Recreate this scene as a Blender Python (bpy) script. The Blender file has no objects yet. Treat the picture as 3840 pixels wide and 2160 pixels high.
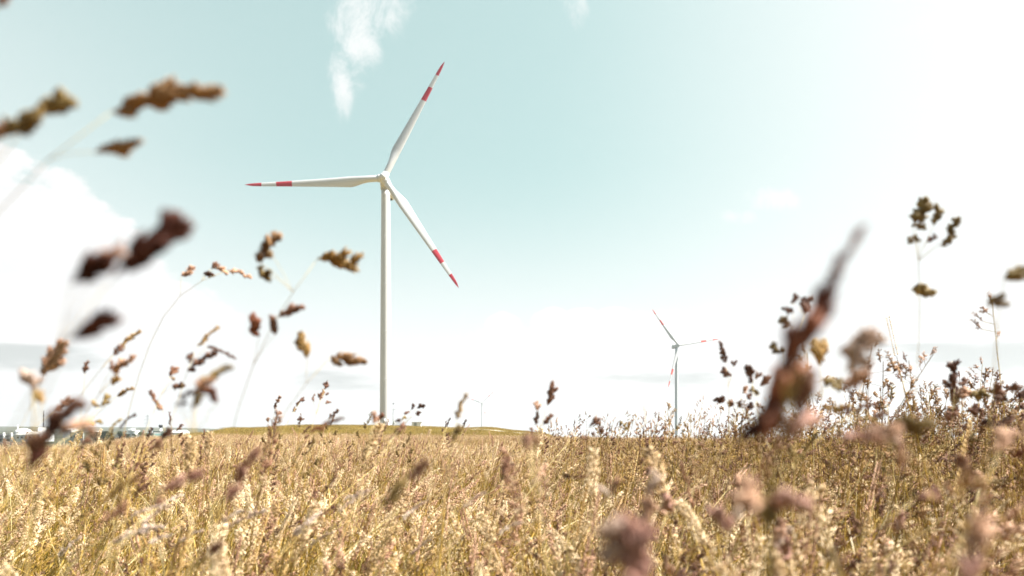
import bpy, math, random
import numpy as np
from mathutils import Vector, Matrix, Quaternion, Euler

random.seed(7)
rng = np.random.default_rng(11)
PI = math.pi
SC = bpy.context.scene
COL = SC.collection
F = 2560.0            # focal length of the photograph in its own pixels (24 mm on a 36 mm frame, 3840 px wide)
EYE = 1.0             # camera height in metres
CX, HY = 1920.0, 1605.0   # principal column, horizon row


# ------------------------------------------------------------------ node helpers
def new_mat(name):
    m = bpy.data.materials.new(name)
    m.use_nodes = True
    nt = m.node_tree
    nt.nodes.clear()
    out = nt.nodes.new('ShaderNodeOutputMaterial')
    return m, nt, out


def N(nt, t, **kw):
    n = nt.nodes.new(t)
    for k, v in kw.items():
        if k in n.inputs.keys() if hasattr(n.inputs, 'keys') else False:
            n.inputs[k].default_value = v
        else:
            setattr(n, k, v)
    return n


def ramp(nt, stops):
    r = nt.nodes.new('ShaderNodeValToRGB')
    e = r.color_ramp.elements
    while len(e) < len(stops):
        e.new(0.5)
    for el, (p, c) in zip(e, stops):
        el.position = p
        el.color = (*c, 1) if len(c) == 3 else c
    return r


def math_node(nt, op, a, b=None, clamp=False):
    n = nt.nodes.new('ShaderNodeMath')
    n.operation = op
    n.use_clamp = clamp
    for i, v in enumerate((a, b)):
        if v is None:
            continue
        if isinstance(v, (int, float)):
            n.inputs[i].default_value = v
        else:
            nt.links.new(v, n.inputs[i])
    return n.outputs[0]


def mix_rgb(nt, fac, a, b, mode='MIX'):
    n = nt.nodes.new('ShaderNodeMix')
    n.data_type = 'RGBA'
    n.blend_type = mode
    for sock, v in ((n.inputs[0], fac), (n.inputs[6], a), (n.inputs[7], b)):
        if isinstance(v, (int, float)):
            sock.default_value = v
        elif isinstance(v, tuple):
            sock.default_value = (*v, 1) if len(v) == 3 else v
        else:
            nt.links.new(v, sock)
    return n.outputs[2]


def plain(name, col, rough=0.6, noise=0.12, scale=3.0, spec=0.3, metal=0.0, coords='Object'):
    """painted / mineral surface with mottled tone and a little roughness variation"""
    m, nt, out = new_mat(name)
    b = nt.nodes.new('ShaderNodeBsdfPrincipled')
    tc = nt.nodes.new('ShaderNodeTexCoord')
    no = nt.nodes.new('ShaderNodeTexNoise')
    no.inputs['Scale'].default_value = scale
    no.inputs['Detail'].default_value = 6
    nt.links.new(tc.outputs[coords], no.inputs['Vector'])
    lo = tuple(max(0, c * (1 - noise)) for c in col)
    hi = tuple(min(1, c * (1 + noise)) for c in col)
    r = ramp(nt, [(0.3, lo), (0.7, hi)])
    nt.links.new(no.outputs['Fac'], r.inputs['Fac'])
    nt.links.new(r.outputs['Color'], b.inputs['Base Color'])
    rr = math_node(nt, 'MULTIPLY_ADD', no.outputs['Fac'], 0.3)
    rr.node.inputs[2].default_value = rough - 0.15
    nt.links.new(rr, b.inputs['Roughness'])
    b.inputs['Metallic'].default_value = metal
    b.inputs['Specular IOR Level'].default_value = spec
    nt.links.new(b.outputs[0], out.inputs[0])
    return m


def plant_mat(name, c_lo, c_hi, trans=0.3, scale=60.0, vary=0.35, spec=0.12, rough=0.5):
    """grass tissue: fine mottling, tone differing from plant to plant, light passing through"""
    m, nt, out = new_mat(name)
    tc = nt.nodes.new('ShaderNodeTexCoord')
    no = nt.nodes.new('ShaderNodeTexNoise')
    no.inputs['Scale'].default_value = scale
    no.inputs['Detail'].default_value = 3
    nt.links.new(tc.outputs['Object'], no.inputs['Vector'])
    oi = nt.nodes.new('ShaderNodeObjectInfo')
    f = math_node(nt, 'MULTIPLY_ADD', oi.outputs['Random'], vary)
    f.node.inputs[2].default_value = -vary * 0.5
    f2 = math_node(nt, 'ADD', f, no.outputs['Fac'])
    r = ramp(nt, [(0.28, c_lo), (0.72, c_hi)])
    nt.links.new(f2, r.inputs['Fac'])
    b = nt.nodes.new('ShaderNodeBsdfPrincipled')
    nt.links.new(r.outputs['Color'], b.inputs['Base Color'])
    b.inputs['Roughness'].default_value = rough
    b.inputs['Specular IOR Level'].default_value = spec
    t = nt.nodes.new('ShaderNodeBsdfTranslucent')
    nt.links.new(r.outputs['Color'], t.inputs['Color'])
    mx = nt.nodes.new('ShaderNodeMixShader')
    mx.inputs[0].default_value = trans
    nt.links.new(b.outputs[0], mx.inputs[1])
    nt.links.new(t.outputs[0], mx.inputs[2])
    nt.links.new(mx.outputs[0], out.inputs[0])
    return m


M = {}
M['stem_pale'] = plant_mat('pale_glint_straw', (0.52, 0.37, 0.12), (0.86, 0.69, 0.34), 0.2, spec=.3, rough=.35)  # pale straw tone, also standing in for sun glints on stems
M['stem_brown'] = plant_mat('brown_straw', (0.10, 0.05, 0.012), (0.34, 0.20, 0.06), 0.15, spec=.3, rough=.35)
M['stem'] = plant_mat('straw_stem', (0.17, 0.092, 0.010), (0.72, 0.48, 0.10), 0.2, spec=.3, rough=.35)
M['stem_green'] = plant_mat('olive_stem', (0.11, 0.08, 0.012), (0.40, 0.28, 0.055), 0.2, spec=.3, rough=.35)
M['leaf'] = plant_mat('straw_leaf', (0.17, 0.092, 0.010), (0.78, 0.53, 0.13), 0.25, 12, spec=.3, rough=.35)
M['leaf_green'] = plant_mat('olive_leaf', (0.09, 0.08, 0.014), (0.34, 0.27, 0.06), 0.3, 12)
M['leaf_cream'] = plant_mat('bleached_leaf', (0.60, 0.46, 0.20), (0.88, 0.74, 0.42), 0.3, 12, spec=.35, rough=.35)
M['pink'] = plant_mat('rosy_seed', (0.20, 0.090, 0.050), (0.70, 0.44, 0.29), 0.10, 90)
M['cream'] = plant_mat('cream_seed', (0.44, 0.28, 0.13), (0.86, 0.68, 0.44), 0.10, 90)
M['gold'] = plant_mat('golden_seed', (0.30, 0.17, 0.05), (0.60, 0.40, 0.17), 0.10, 90)
M['brown'] = plant_mat('brown_seed', (0.10, 0.045, 0.03), (0.30, 0.16, 0.10), 0.10, 90)
M['dark'] = plant_mat('shaded_maroon_seed', (0.035, 0.010, 0.006), (0.12, 0.040, 0.022), 0.10, 90)  # low albedo puts the shaded side of the near heads into the colour
M['olive'] = plant_mat('olive_seed', (0.13, 0.08, 0.025), (0.34, 0.24, 0.09), 0.10, 90)
M['blush'] = plant_mat('blush_seed', (0.50, 0.34, 0.25), (0.88, 0.74, 0.62), 0.25, 90)
M['tan'] = plant_mat('tan_seed', (0.17, 0.085, 0.035), (0.46, 0.28, 0.14), 0.10, 90)
M['rosy'] = plant_mat('dusty_rose_seed', (0.30, 0.15, 0.11), (0.58, 0.35, 0.27), 0.10, 90)
M['red'] = plant_mat('russet_seed', (0.14, 0.042, 0.018), (0.34, 0.135, 0.075), 0.10, 90)
M['white_paint'] = plain('white_turbine_paint', (0.60, 0.60, 0.59), 0.42, 0.045, 0.15, 0.35)
_nt = M['white_paint'].node_tree
_no = next(n for n in _nt.nodes if n.type == 'TEX_NOISE'); _tcn = next(n for n in _nt.nodes if n.type == 'TEX_COORD')
_mp = _nt.nodes.new('ShaderNodeMapping'); _mp.inputs['Scale'].default_value = (14, 14, .5)
_nt.links.new(_tcn.outputs['Object'], _mp.inputs[0]); _nt.links.new(_mp.outputs[0], _no.inputs['Vector'])
M['red_paint'] = plain('red_turbine_paint', (0.46, 0.04, 0.06), 0.45, 0.06, 0.3, 0.3)
M['far_red'] = plain('orange_red_paint', (0.66, 0.07, 0.045), 0.5, 0.06, 0.3, 0.3)
M['grey_paint'] = plain('grey_turbine_paint', (0.50, 0.49, 0.46), 0.5, 0.05, 0.4)
M['black'] = plain('dark_opening', (0.02, 0.02, 0.02), 0.8)
M['steel'] = plain('galvanised_steel', (0.30, 0.31, 0.31), 0.5, 0.15, 1.0, 0.5)
M['dark_steel'] = plain('dark_steel', (0.05, 0.05, 0.05), 0.6, 0.25, 0.8)
M['white_wall'] = plain('white_cladding', (0.78, 0.78, 0.75), 0.6, 0.05, 0.2)
M['cream_wall'] = plain('cream_cladding', (0.66, 0.62, 0.42), 0.6, 0.06, 0.2)
M['grey_wall'] = plain('grey_green_cladding', (0.33, 0.36, 0.32), 0.6, 0.08, 0.2)
M['teal_wall'] = plain('teal_cladding', (0.10, 0.20, 0.19), 0.6, 0.1, 0.2)
M['glass'] = plain('dark_window', (0.04, 0.05, 0.055), 0.25, 0.2, 0.5, 0.5)
M['concrete'] = plain('concrete', (0.45, 0.44, 0.41), 0.8, 0.12, 0.6)
M['bark'] = plain('bark', (0.06, 0.045, 0.03), 0.9, 0.3, 2.0)
M['crown'] = plant_mat('tree_leaves', (0.022, 0.035, 0.015), (0.065, 0.080, 0.038), 0.15, 0.6, 0.3)
M['scrub'] = plant_mat('scrub_leaves', (0.045, 0.065, 0.02), (0.12, 0.13, 0.05), 0.25, 0.6, 0.3)
M['spoil'] = plain('dark_spoil', (0.06, 0.045, 0.035), 0.9, 0.6, 0.3)


# ------------------------------------------------------------------ mesh helpers
def tag(o, label=None, cat=None, group=None, kind=None):
    if label:
        o['label'] = label
    if cat:
        o['category'] = cat
    if group:
        o['group'] = group
    if kind:
        o['kind'] = kind
    return o


def link(o, parent=None):
    COL.objects.link(o)
    if parent is not None:
        o.parent = parent
    return o


def empty(name, loc, rz=0.0):
    o = bpy.data.objects.new(name, None)
    o.empty_display_size = 0.1
    o.location = loc
    o.rotation_euler = (0, 0, rz)
    COL.objects.link(o)
    return o


def frame_of(D):
    """D (n,3) unit -> two unit vectors perpendicular to it"""
    D = np.asarray(D, float)
    a = np.where(np.abs(D[:, 2:3]) < 0.9, np.array([[0, 0, 1.0]]), np.array([[1.0, 0, 0]]))
    U = np.cross(D, a)
    U /= np.linalg.norm(U, axis=1, keepdims=True) + 1e-12
    V = np.cross(D, U)
    return U, V


class MB:
    """collects triangles and quads, becomes ONE mesh object"""

    def __init__(self):
        self.v, self.t, self.q = [], [], []
        self.tm, self.qm = [], []
        self.n = 0

    def add(self, verts, tris=None, quads=None, mat=0):
        verts = np.asarray(verts, float).reshape(-1, 3)
        self.v.append(verts)
        if tris is not None and len(tris):
            tr = np.asarray(tris, int).reshape(-1, 3) + self.n
            self.t.append(tr)
            self.tm.append(np.full(len(tr), mat))
        if quads is not None and len(quads):
            qd = np.asarray(quads, int).reshape(-1, 4) + self.n
            self.q.append(qd)
            self.qm.append(np.full(len(qd), mat))
        self.n += len(verts)

    def merge(self, o):
        for v in o.v:
            self.v.append(v)
        for t, m in zip(o.t, o.tm):
            self.t.append(t + self.n); self.tm.append(m)
        for q, m in zip(o.q, o.qm):
            self.q.append(q + self.n); self.qm.append(m)
        self.n += o.n

    # -- primitives
    def tube(self, pts, radii, k=5, mat=0, cap=True):
        P = np.asarray(pts, float)
        n = len(P)
        R = np.broadcast_to(np.asarray(radii, float), (n,)) if np.ndim(radii) else np.full(n, radii)
        T = np.gradient(P, axis=0)
        T /= np.linalg.norm(T, axis=1, keepdims=True) + 1e-12
        ref = np.array([0, 1.0, 0]) if abs(T[:, 1]).mean() < 0.8 else np.array([1.0, 0, 0])
        U = np.cross(T, ref); U /= np.linalg.norm(U, axis=1, keepdims=True) + 1e-12
        V = np.cross(T, U)
        a = np.arange(k) * 2 * PI / k
        ring = (P[:, None] + R[:, None, None] * (np.cos(a)[None, :, None] * U[:, None] + np.sin(a)[None, :, None] * V[:, None]))
        i = np.arange(n - 1)[:, None] * k; j = np.arange(k)[None, :]; j2 = (j + 1) % k
        q = np.stack([i + j, i + j2, i + k + j2, i + k + j], -1).reshape(-1, 4)
        tr = []
        if cap:
            for b, s in ((0, -1), ((n - 1) * k, 1)):
                for c in range(1, k - 1):
                    tr.append((b, b + c, b + c + 1) if s > 0 else (b, b + c + 1, b + c))
        self.add(ring.reshape(-1, 3), tr, q, mat)

    def lathe(self, prof, k=32, mat=0, M4=None):
        """prof: list of (axial, radius); axis = local z unless M4"""
        n = len(prof)
        a = np.arange(k) * 2 * PI / k
        z = np.array([p[0] for p in prof]); r = np.array([p[1] for p in prof])
        v = np.stack([r[:, None] * np.cos(a), r[:, None] * np.sin(a), np.repeat(z[:, None], k, 1)], -1).reshape(-1, 3)
        if M4 is not None:
            m = np.array(M4)
            v = v @ m[:3, :3].T + m[:3, 3]
        i = np.arange(n - 1)[:, None] * k; j = np.arange(k)[None, :]; j2 = (j + 1) % k
        q = np.stack([i + j, i + j2, i + k + j2, i + k + j], -1).reshape(-1, 4)
        tr = []
        for b, s in ((0, -1), ((n - 1) * k, 1)):
            for c in range(1, k - 1):
                tr.append((b, b + c, b + c + 1) if s > 0 else (b, b + c + 1, b + c))
        self.add(v, tr, q, mat)

    def box(self, lo, hi, mat=0, M4=None):
        x0, y0, z0 = lo; x1, y1, z1 = hi
        v = np.array([(x0, y0, z0), (x1, y0, z0), (x1, y1, z0), (x0, y1, z0), (x0, y0, z1), (x1, y0, z1), (x1, y1, z1), (x0, y1, z1)], float)
        if M4 is not None:
            m = np.array(M4)
            v = v @ m[:3, :3].T + m[:3, 3]
        self.add(v, None, [(0, 3, 2, 1), (4, 5, 6, 7), (0, 1, 5, 4), (1, 2, 6, 5), (2, 3, 7, 6), (3, 0, 4, 7)], mat)

    def spikelets(self, P, D, L, R, mat=0, flat=0.6, fine=False):
        """pointed husks: base P, direction D, length L, radius R"""
        P = np.asarray(P, float); D = np.asarray(D, float)
        D = D / (np.linalg.norm(D, axis=1, keepdims=True) + 1e-12)
        n = len(P)
        L = np.broadcast_to(L, (n,)); R = np.broadcast_to(R, (n,))
        U, V = frame_of(D)
        ph = rng.uniform(0, 2 * PI, n)
        U2 = np.cos(ph)[:, None] * U + np.sin(ph)[:, None] * V
        V2 = (-np.sin(ph)[:, None] * U + np.cos(ph)[:, None] * V) * flat
        if fine:
            k = 6; rings = [(0.12, 0.55), (0.38, 1.0), (0.7, 0.7)]
        else:
            k = 4; rings = [(0.35, 1.0)]
        a = np.arange(k) * 2 * PI / k
        vs = [P[:, None]]
        for t, rr in rings:
            c = P + D * (L * t)[:, None]
            vs.append(c[:, None] + (R * rr)[:, None, None] * (np.cos(a)[None, :, None] * U2[:, None] + np.sin(a)[None, :, None] * V2[:, None]))
        vs.append((P + D * L[:, None])[:, None])
        v = np.concatenate(vs, 1)
        m = v.shape[1]
        tr, qd = [], []
        for j in range(k):
            j2 = (j + 1) % k
            tr.append((0, 1 + j2, 1 + j))
            for r_ in range(len(rings) - 1):
                b = 1 + r_ * k
                qd.append((b + j, b + j2, b + k + j2, b + k + j))
            b = 1 + (len(rings) - 1) * k
            tr.append((b + j, b + j2, m - 1))
        off = (np.arange(n) * m)[:, None, None]
        T = (np.array(tr)[None] + off).reshape(-1, 3)
        Q = (np.array(qd)[None] + off).reshape(-1, 4) if qd else None
        self.add(v.reshape(-1, 3), T, Q, mat)

    def ribbon(self, pts, widths, side, mat=0, fold=0.25):
        """a grass blade: two strips meeting in a shallow keel"""
        P = np.asarray(pts, float); n = len(P)
        W = np.asarray(widths, float)
        T = np.gradient(P, axis=0); T /= np.linalg.norm(T, axis=1, keepdims=True) + 1e-12
        S = np.cross(T, np.asarray(side, float)); S /= np.linalg.norm(S, axis=1, keepdims=True) + 1e-12
        Nn = np.cross(S, T)
        l = P - S * W[:, None] * 0.5 + Nn * (W * fold)[:, None]
        r = P + S * W[:, None] * 0.5 + Nn * (W * fold)[:, None]
        v = np.stack([l, P, r], 1).reshape(-1, 3)
        q = []
        for i in range(n - 1):
            for j in (0, 1):
                q.append((i * 3 + j, i * 3 + j + 1, i * 3 + 3 + j + 1, i * 3 + 3 + j))
        self.add(v, None, q, mat)

    def build(self, name, mats, parent=None, smooth=True, loc=None, origin=None, do_link=True):
        V = np.concatenate(self.v) if self.v else np.zeros((0, 3))
        if origin is not None:
            V = V - np.asarray(origin, float)
        T = np.concatenate(self.t) if self.t else np.zeros((0, 3), int)
        Q = np.concatenate(self.q) if self.q else np.zeros((0, 4), int)
        me = bpy.data.meshes.new(name)
        me.vertices.add(len(V)); me.vertices.foreach_set('co', V.astype(np.float32).ravel())
        nl = T.size + Q.size
        me.loops.add(nl)
        me.loops.foreach_set('vertex_index', np.concatenate([T.ravel(), Q.ravel()]).astype(np.int32))
        me.polygons.add(len(T) + len(Q))
        st = np.concatenate([np.arange(len(T)) * 3, T.size + np.arange(len(Q)) * 4])
        me.polygons.foreach_set('loop_start', st.astype(np.int32))
        mi = np.concatenate(([*self.tm] if self.tm else []) + ([*self.qm] if self.qm else [])) if nl else np.zeros(0)
        me.polygons.foreach_set('material_index', mi.astype(np.int32))
        me.polygons.foreach_set('use_smooth', np.full(len(T) + len(Q), smooth))
        if not isinstance(mats, (list, tuple)):
            mats = [mats]
        for m in mats:
            me.materials.append(m)
        me.update(calc_edges=True)
        me.validate()
        o = bpy.data.objects.new(name, me)
        if loc is not None:
            o.location = loc
        if do_link:
            link(o, parent)
        return o


def at(u, v, d):
    """point seen at photo pixel (u, v) at depth d metres"""
    return np.array([(u - CX) / F * d, d, EYE + (HY - v) / F * d])


def bez(p0, p1, p2, n=10):
    t = np.linspace(0, 1, n)[:, None]
    return (1 - t) ** 2 * np.asarray(p0) + 2 * t * (1 - t) * np.asarray(p1) + t ** 2 * np.asarray(p2)


# ------------------------------------------------------------------ terrain
DIST = np.array([0, 6, 15, 25, 40, 60, 90, 120, 180, 275, 340, 500, 800, 1500, 3000, 5000, 8000, 9500], float)
T_FAR = [-12, -12, -12, -10, 9.0, 2, -10]
TAB = {
    -900: [0, -.02, -.12, -.34, -.78, -1.7, -4, -7, -10.5, -12, -12] + [-12, -12, -12, -10, 8.0, 2, -10],
    0: [0, -.02, -.12, -.34, -.78, -1.7, -4, -7, -10.5, -12, -12] + [-12, -12, -12, -10, 11.5, 2, -10],
    250: [0, -.02, -.12, -.32, -.70, -1.5, -4, -7, -10.5, -12, -12] + [-12, -12, -12, -10, 9.5, 2, -10],
    460: [0, 0, -.08, -.2, -.38, -.6, -1.6, -5, -9.5, -12, -12] + [-12, -12, -12, -10, 6.0, 2, -10],
    543: [0, 0, -.06, -.15, -.30, -.45, -.9, -3.5, -8.5, -11.5, -12] + [-12, -12, -12, -10, 4.0, 2, -10],
    625: [0, 0, -.06, -.13, -.26, -.36, -.55, -1.2, -6, -10, -12] + [-12, -12, -12, -10, 3.0, 2, -10],
    700: [0, 0, -.05, -.10, -.22, -.30, -.38, -.25, -2.5, -8, -10] + [-12, -12, -12, -10, 1.0, 0, -10],
    865: [0, 0, -.05, -.10, -.18, -.26, -.25, .10, .75, -.6, -4] + [-10, -12, -12, -12, -12, -14, -16],
    1118: [0, 0, -.05, -.10, -.18, -.28, -.25, .15, .95, 2.0, 1] + [-6, -12, -12, -12, -12, -14, -16],
    1430: [0, 0, -.05, -.10, -.20, -.32, -.30, .10, .95, 1.85, .9] + [-7, -12, -20, -34, -50, -75, -90],
    1650: [0, 0, -.05, -.10, -.22, -.36, -.35, .0, .65, 1.25, .7] + [-7, -12, -20, -34, -50, -75, -90],
    1727: [0, 0, -.05, -.10, -.24, -.38, -.40, -.1, .40, .72, .5] + [-7, -12, -20, -34, -50, -75, -90],
    1830: [0, 0, -.05, -.11, -.26, -.40, -.45, -.1, .42, 1.15, .6] + [-7, -12, -20, -34, -50, -75, -90],
    1940: [0, 0, -.05, -.12, -.28, -.42, -.48, -.15, -.15, -.25, -1] + [-7, -12, -20, -34, -50, -75, -90],
    2010: [0, 0, -.05, -.13, -.30, -.46, -.55, -.3, -.55, -1.1, -2] + [-9, -15, -27, -52, -85, -135, -160],
    2180: [0, 0, -.06, -.14, -.34, -.58, -1.0, -2.0, -4, -7, -8.5] + [-12, -18, -30, -56, -90, -140, -166],
    2600: [0, 0, -.06, -.15, -.35, -.62, -1.15, -2.5, -5, -8, -9] + [-12, -18, -30, -56, -90, -140, -166],
    5000: [0, 0, -.06, -.15, -.35, -.62, -1.15, -2.5, -5, -8, -9] + [-12, -18, -30, -56, -90, -140, -166],
}
_keys = sorted(TAB)
_az = np.array([math.atan2(k - CX, F) for k in _keys])
_tab = np.array([TAB[k] for k in _keys], float)
_az = np.concatenate([[-PI, -1.9], _az, [1.9, PI]])
_tab = np.concatenate([_tab[-1:], _tab[-1:], _tab, _tab[-1:], _tab[-1:]])


def ground_z(x, y):
    x = np.asarray(x, float); y = np.asarray(y, float)
    d = np.hypot(x, y); az = np.arctan2(x, y)
    # depth along the view axis is what the table's rows mean in front; ring distance elsewhere
    ia = np.clip(np.searchsorted(_az, az) - 1, 0, len(_az) - 2)
    fa = (az - _az[ia]) / (_az[ia + 1] - _az[ia]); fa = fa * fa * (3 - 2 * fa) * 0.6 + fa * 0.4
    idd = np.clip(np.searchsorted(DIST, d, side='right') - 1, 0, len(DIST) - 2)
    fd = np.clip((d - DIST[idd]) / (DIST[idd + 1] - DIST[idd]), 0, 1); fd = fd * fd * (3 - 2 * fd) * 0.35 + fd * 0.65
    a = _tab[ia, idd] * (1 - fd) + _tab[ia, idd + 1] * fd
    b = _tab[ia + 1, idd] * (1 - fd) + _tab[ia + 1, idd + 1] * fd
    z = a * (1 - fa) + b * fa
    # low undulation
    w = np.clip(d / 60, 0, 1)
    z = z + w * 0.05 * (np.sin(x * .21 + 1.3) * np.cos(y * .17) + .6 * np.sin(x * .53 + y * .31))
    w2 = np.clip((d - 2500) / 2000, 0, 1)
    z = z + w2 * (2.2 * np.sin(x * .0031 + 1) + 1.4 * np.sin(x * .009 + y * .001) + .8 * np.sin(x * .023))
    return z


def gz(x, y):
    return float(ground_z(np.array([x]), np.array([y]))[0])


def make_ground():
    azs = np.concatenate([np.linspace(-PI, -0.85, 60, endpoint=False), np.linspace(-0.85, 0.85, 340, endpoint=False), np.linspace(0.85, PI, 60, endpoint=False)])
    ds = np.concatenate([[0.15], np.geomspace(0.4, 60, 60), np.linspace(63, 420, 90), np.geomspace(440, 9500, 60)])
    A, D = np.meshgrid(azs, ds, indexing='ij')
    X, Y = np.sin(A) * D, np.cos(A) * D
    Z = ground_z(X, Y)
    # fine roughness of the sward on the far slopes
    Z = Z + np.where((D > 60) & (D < 420), rng.normal(0, 0.05, Z.shape), 0)
    n, m = A.shape
    v = np.stack([X, Y, Z], -1).reshape(-1, 3)
    i = np.arange(n)[:, None]; j = np.arange(m - 1)[None, :]
    i2 = (i + 1) % n
    q = np.stack([i * m + j, i * m + j + 1, i2 * m + j + 1, i2 * m + j], -1).reshape(-1, 4)
    mb = MB(); mb.add(v, None, q)
    mb.add([(math.sin(a) * .15, math.cos(a) * .15, 0) for a in azs], [(0, k + 1, k) for k in range(1, n - 1)])
    # material: straw litter near, olive sward on the mound, grey-green woods far off
    m_, nt, out = new_mat('dry_meadow_soil')
    geo = nt.nodes.new('ShaderNodeNewGeometry')
    b = nt.nodes.new('ShaderNodeBsdfPrincipled')
    b.inputs['Roughness'].default_value = 0.9
    b.inputs['Specular IOR Level'].default_value = 0.1
    n1 = nt.nodes.new('ShaderNodeTexNoise'); n1.inputs['Scale'].default_value = 0.045; n1.inputs['Detail'].default_value = 8; n1.inputs['Roughness'].default_value = .65
    n2 = nt.nodes.new('ShaderNodeTexNoise'); n2.inputs['Scale'].default_value = 1.7; n2.inputs['Detail'].default_value = 6
    n3 = nt.nodes.new('ShaderNodeTexNoise'); n3.inputs['Scale'].default_value = 0.006; n3.inputs['Detail'].default_value = 9; n3.inputs['Roughness'].default_value = .7
    for k in (n1, n2, n3):
        nt.links.new(geo.outputs['Position'], k.inputs['Vector'])
    straw = ramp(nt, [(.3, (.06, .035, .01)), (.7, (.22, .14, .05))]); nt.links.new(n2.outputs[0], straw.inputs[0])
    olive = ramp(nt, [(.3, (.12, .105, .03)), (.7, (.36, .28, .12))]); nt.links.new(n2.outputs[0], olive.inputs[0])
    wood = ramp(nt, [(.38, (.022, .030, .018)), (.5, (.055, .062, .036)), (.66, (.12, .115, .075))]); nt.links.new(n3.outputs[0], wood.inputs[0])
    ln = nt.nodes.new('ShaderNodeVectorMath'); ln.operation = 'LENGTH'
    nt.links.new(geo.outputs['Position'], ln.inputs[0])
    mr = nt.nodes.new('ShaderNodeMapRange'); mr.inputs[1].default_value = 60; mr.inputs[2].default_value = 120
    nt.links.new(ln.outputs['Value'], mr.inputs[0])
    gm = ramp(nt, [(.42, (0, 0, 0)), (.56, (1, 1, 1))]); nt.links.new(n1.outputs[0], gm.inputs[0])
    fo = math_node(nt, 'MULTIPLY', mr.outputs[0], gm.outputs[0])
    c1 = mix_rgb(nt, fo, straw.outputs[0], olive.outputs[0])
    mf = nt.nodes.new('ShaderNodeMapRange'); mf.inputs[1].default_value = 420; mf.inputs[2].default_value = 700
    nt.links.new(ln.outputs['Value'], mf.inputs[0])
    c2 = mix_rgb(nt, mf.outputs[0], c1, wood.outputs[0])
    nt.links.new(c2, b.inputs['Base Color'])
    bp = nt.nodes.new('ShaderNodeBump'); bp.inputs['Strength'].default_value = .6; bp.inputs['Distance'].default_value = .3
    nt.links.new(n2.outputs[0], bp.inputs['Height']); nt.links.new(bp.outputs[0], b.inputs['Normal'])
    nt.links.new(b.outputs[0], out.inputs[0])
    o = mb.build('ground', m_)
    tag(o, 'gently rolling ground under the dry meadow', None, None, 'structure')


make_ground()


def make_track():
    pts = [(1640, 262), (1700, 232), (1760, 204), (1850, 172), (1950, 144), (2050, 118), (2180, 98), (2400, 84)]
    P = []
    for u, d in pts:
        P.append(((u - CX) / F * d, d))
    P = np.array(P)
    t = np.linspace(0, len(P) - 1, 90)
    cx = np.interp(t, np.arange(len(P)), P[:, 0]); cy = np.interp(t, np.arange(len(P)), P[:, 1])
    T = np.stack([np.gradient(cx), np.gradient(cy)], -1); T /= np.linalg.norm(T, axis=1, keepdims=True)
    S = np.stack([-T[:, 1], T[:, 0]], -1)
    rows = []
    for s in np.linspace(-2.2, 2.2, 7):
        x = cx + S[:, 0] * s; y = cy + S[:, 1] * s
        rows.append(np.stack([x, y, ground_z(x, y) + 0.16], -1))
    V = np.stack(rows, 1)
    n, m = V.shape[:2]
    q = [(i * m + j, i * m + j + 1, (i + 1) * m + j + 1, (i + 1) * m + j) for i in range(n - 1) for j in range(m - 1)]
    mb = MB(); mb.add(V.reshape(-1, 3), None, [tuple(reversed(f)) for f in q])
    o = mb.build('track', plain('pale_gravel', (.55, .50, .42), .9, .25, 1.2, coords='Object'))
    tag(o, 'pale gravel track running down from the mound', None, None, 'structure')


make_track()


# ------------------------------------------------------------------ wind turbines
def blade_mesh(R, bands, r0=1.6):
    """local: z along the blade, x towards the trailing edge, y along the rotor axis (nose side)"""
    NS, K = 64, 24
    fr = np.linspace(0, 1, NS)
    for b in bands:                     # put rings exactly on the paint edges
        for e in b:
            fr[np.argmin(abs(fr - e))] = e
    a = np.arange(K) * 2 * PI / K
    mb = MB(); V = []
    for f in fr:
        r = r0 + f * (R - r0)
        if f < 0.06:
            c = 2.5; th = 2.4
        elif f < 0.22:
            s = (f - .06) / .16; s = s * s * (3 - 2 * s)
            c = 2.5 + (4.1 - 2.5) * s; th = 2.4 + (1.15 - 2.4) * s
        else:
            s = (f - .22) / .78
            c = 4.1 + (1.0 - 4.1) * s ** .9; th = 1.15 + (.10 - 1.15) * s ** .8
        if f > .93:
            s = (f - .93) / .07
            c *= math.sqrt(max(1 - s ** 2 * .985, .012)); th *= 1 - .8 * s
        blend = min(1, max(0, (f - .04) / .16)); blend = blend * blend * (3 - 2 * blend)
        # circle -> airfoil
        cx, cy = np.cos(a) * .5, np.sin(a) * .5
        xa = (1 - np.cos(a)) * .5       # 0 at leading, 1 at trailing
        ya = np.sin(a) * .5 * (np.sqrt(np.clip(1 - xa, 0, 1)) * 1.25 + .05) * 1.0
        X = (1 - blend) * (-cx) * c + blend * (xa * c - .32 * c)
        Y = ((1 - blend) * cy + blend * ya) * th
        tw = math.radians(18) * (1 - f) ** 2 * blend
        X2 = X * math.cos(tw) + Y * math.sin(tw); Y2 = -X * math.sin(tw) + Y * math.cos(tw)
        bend = 1.2 * f ** 2             # prebend towards the nose
        V.append(np.stack([X2, Y2 + bend, np.full(K, r)], -1))
    V = np.array(V)
    for i in range(NS - 1):
        mid = (fr[i] + fr[i + 1]) / 2
        mat = 1 if any(b[0] <= mid <= b[1] for b in bands) else 0
        q = [(j, (j + 1) % K, K + (j + 1) % K, K + j) for j in range(K)]
        mb.add(V[i:i + 2].reshape(-1, 3), None, q, mat)
    mb.add(V[-1], [(0, c + 1, c) for c in range(1, K - 1)], None, 1)
    return mb


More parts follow.
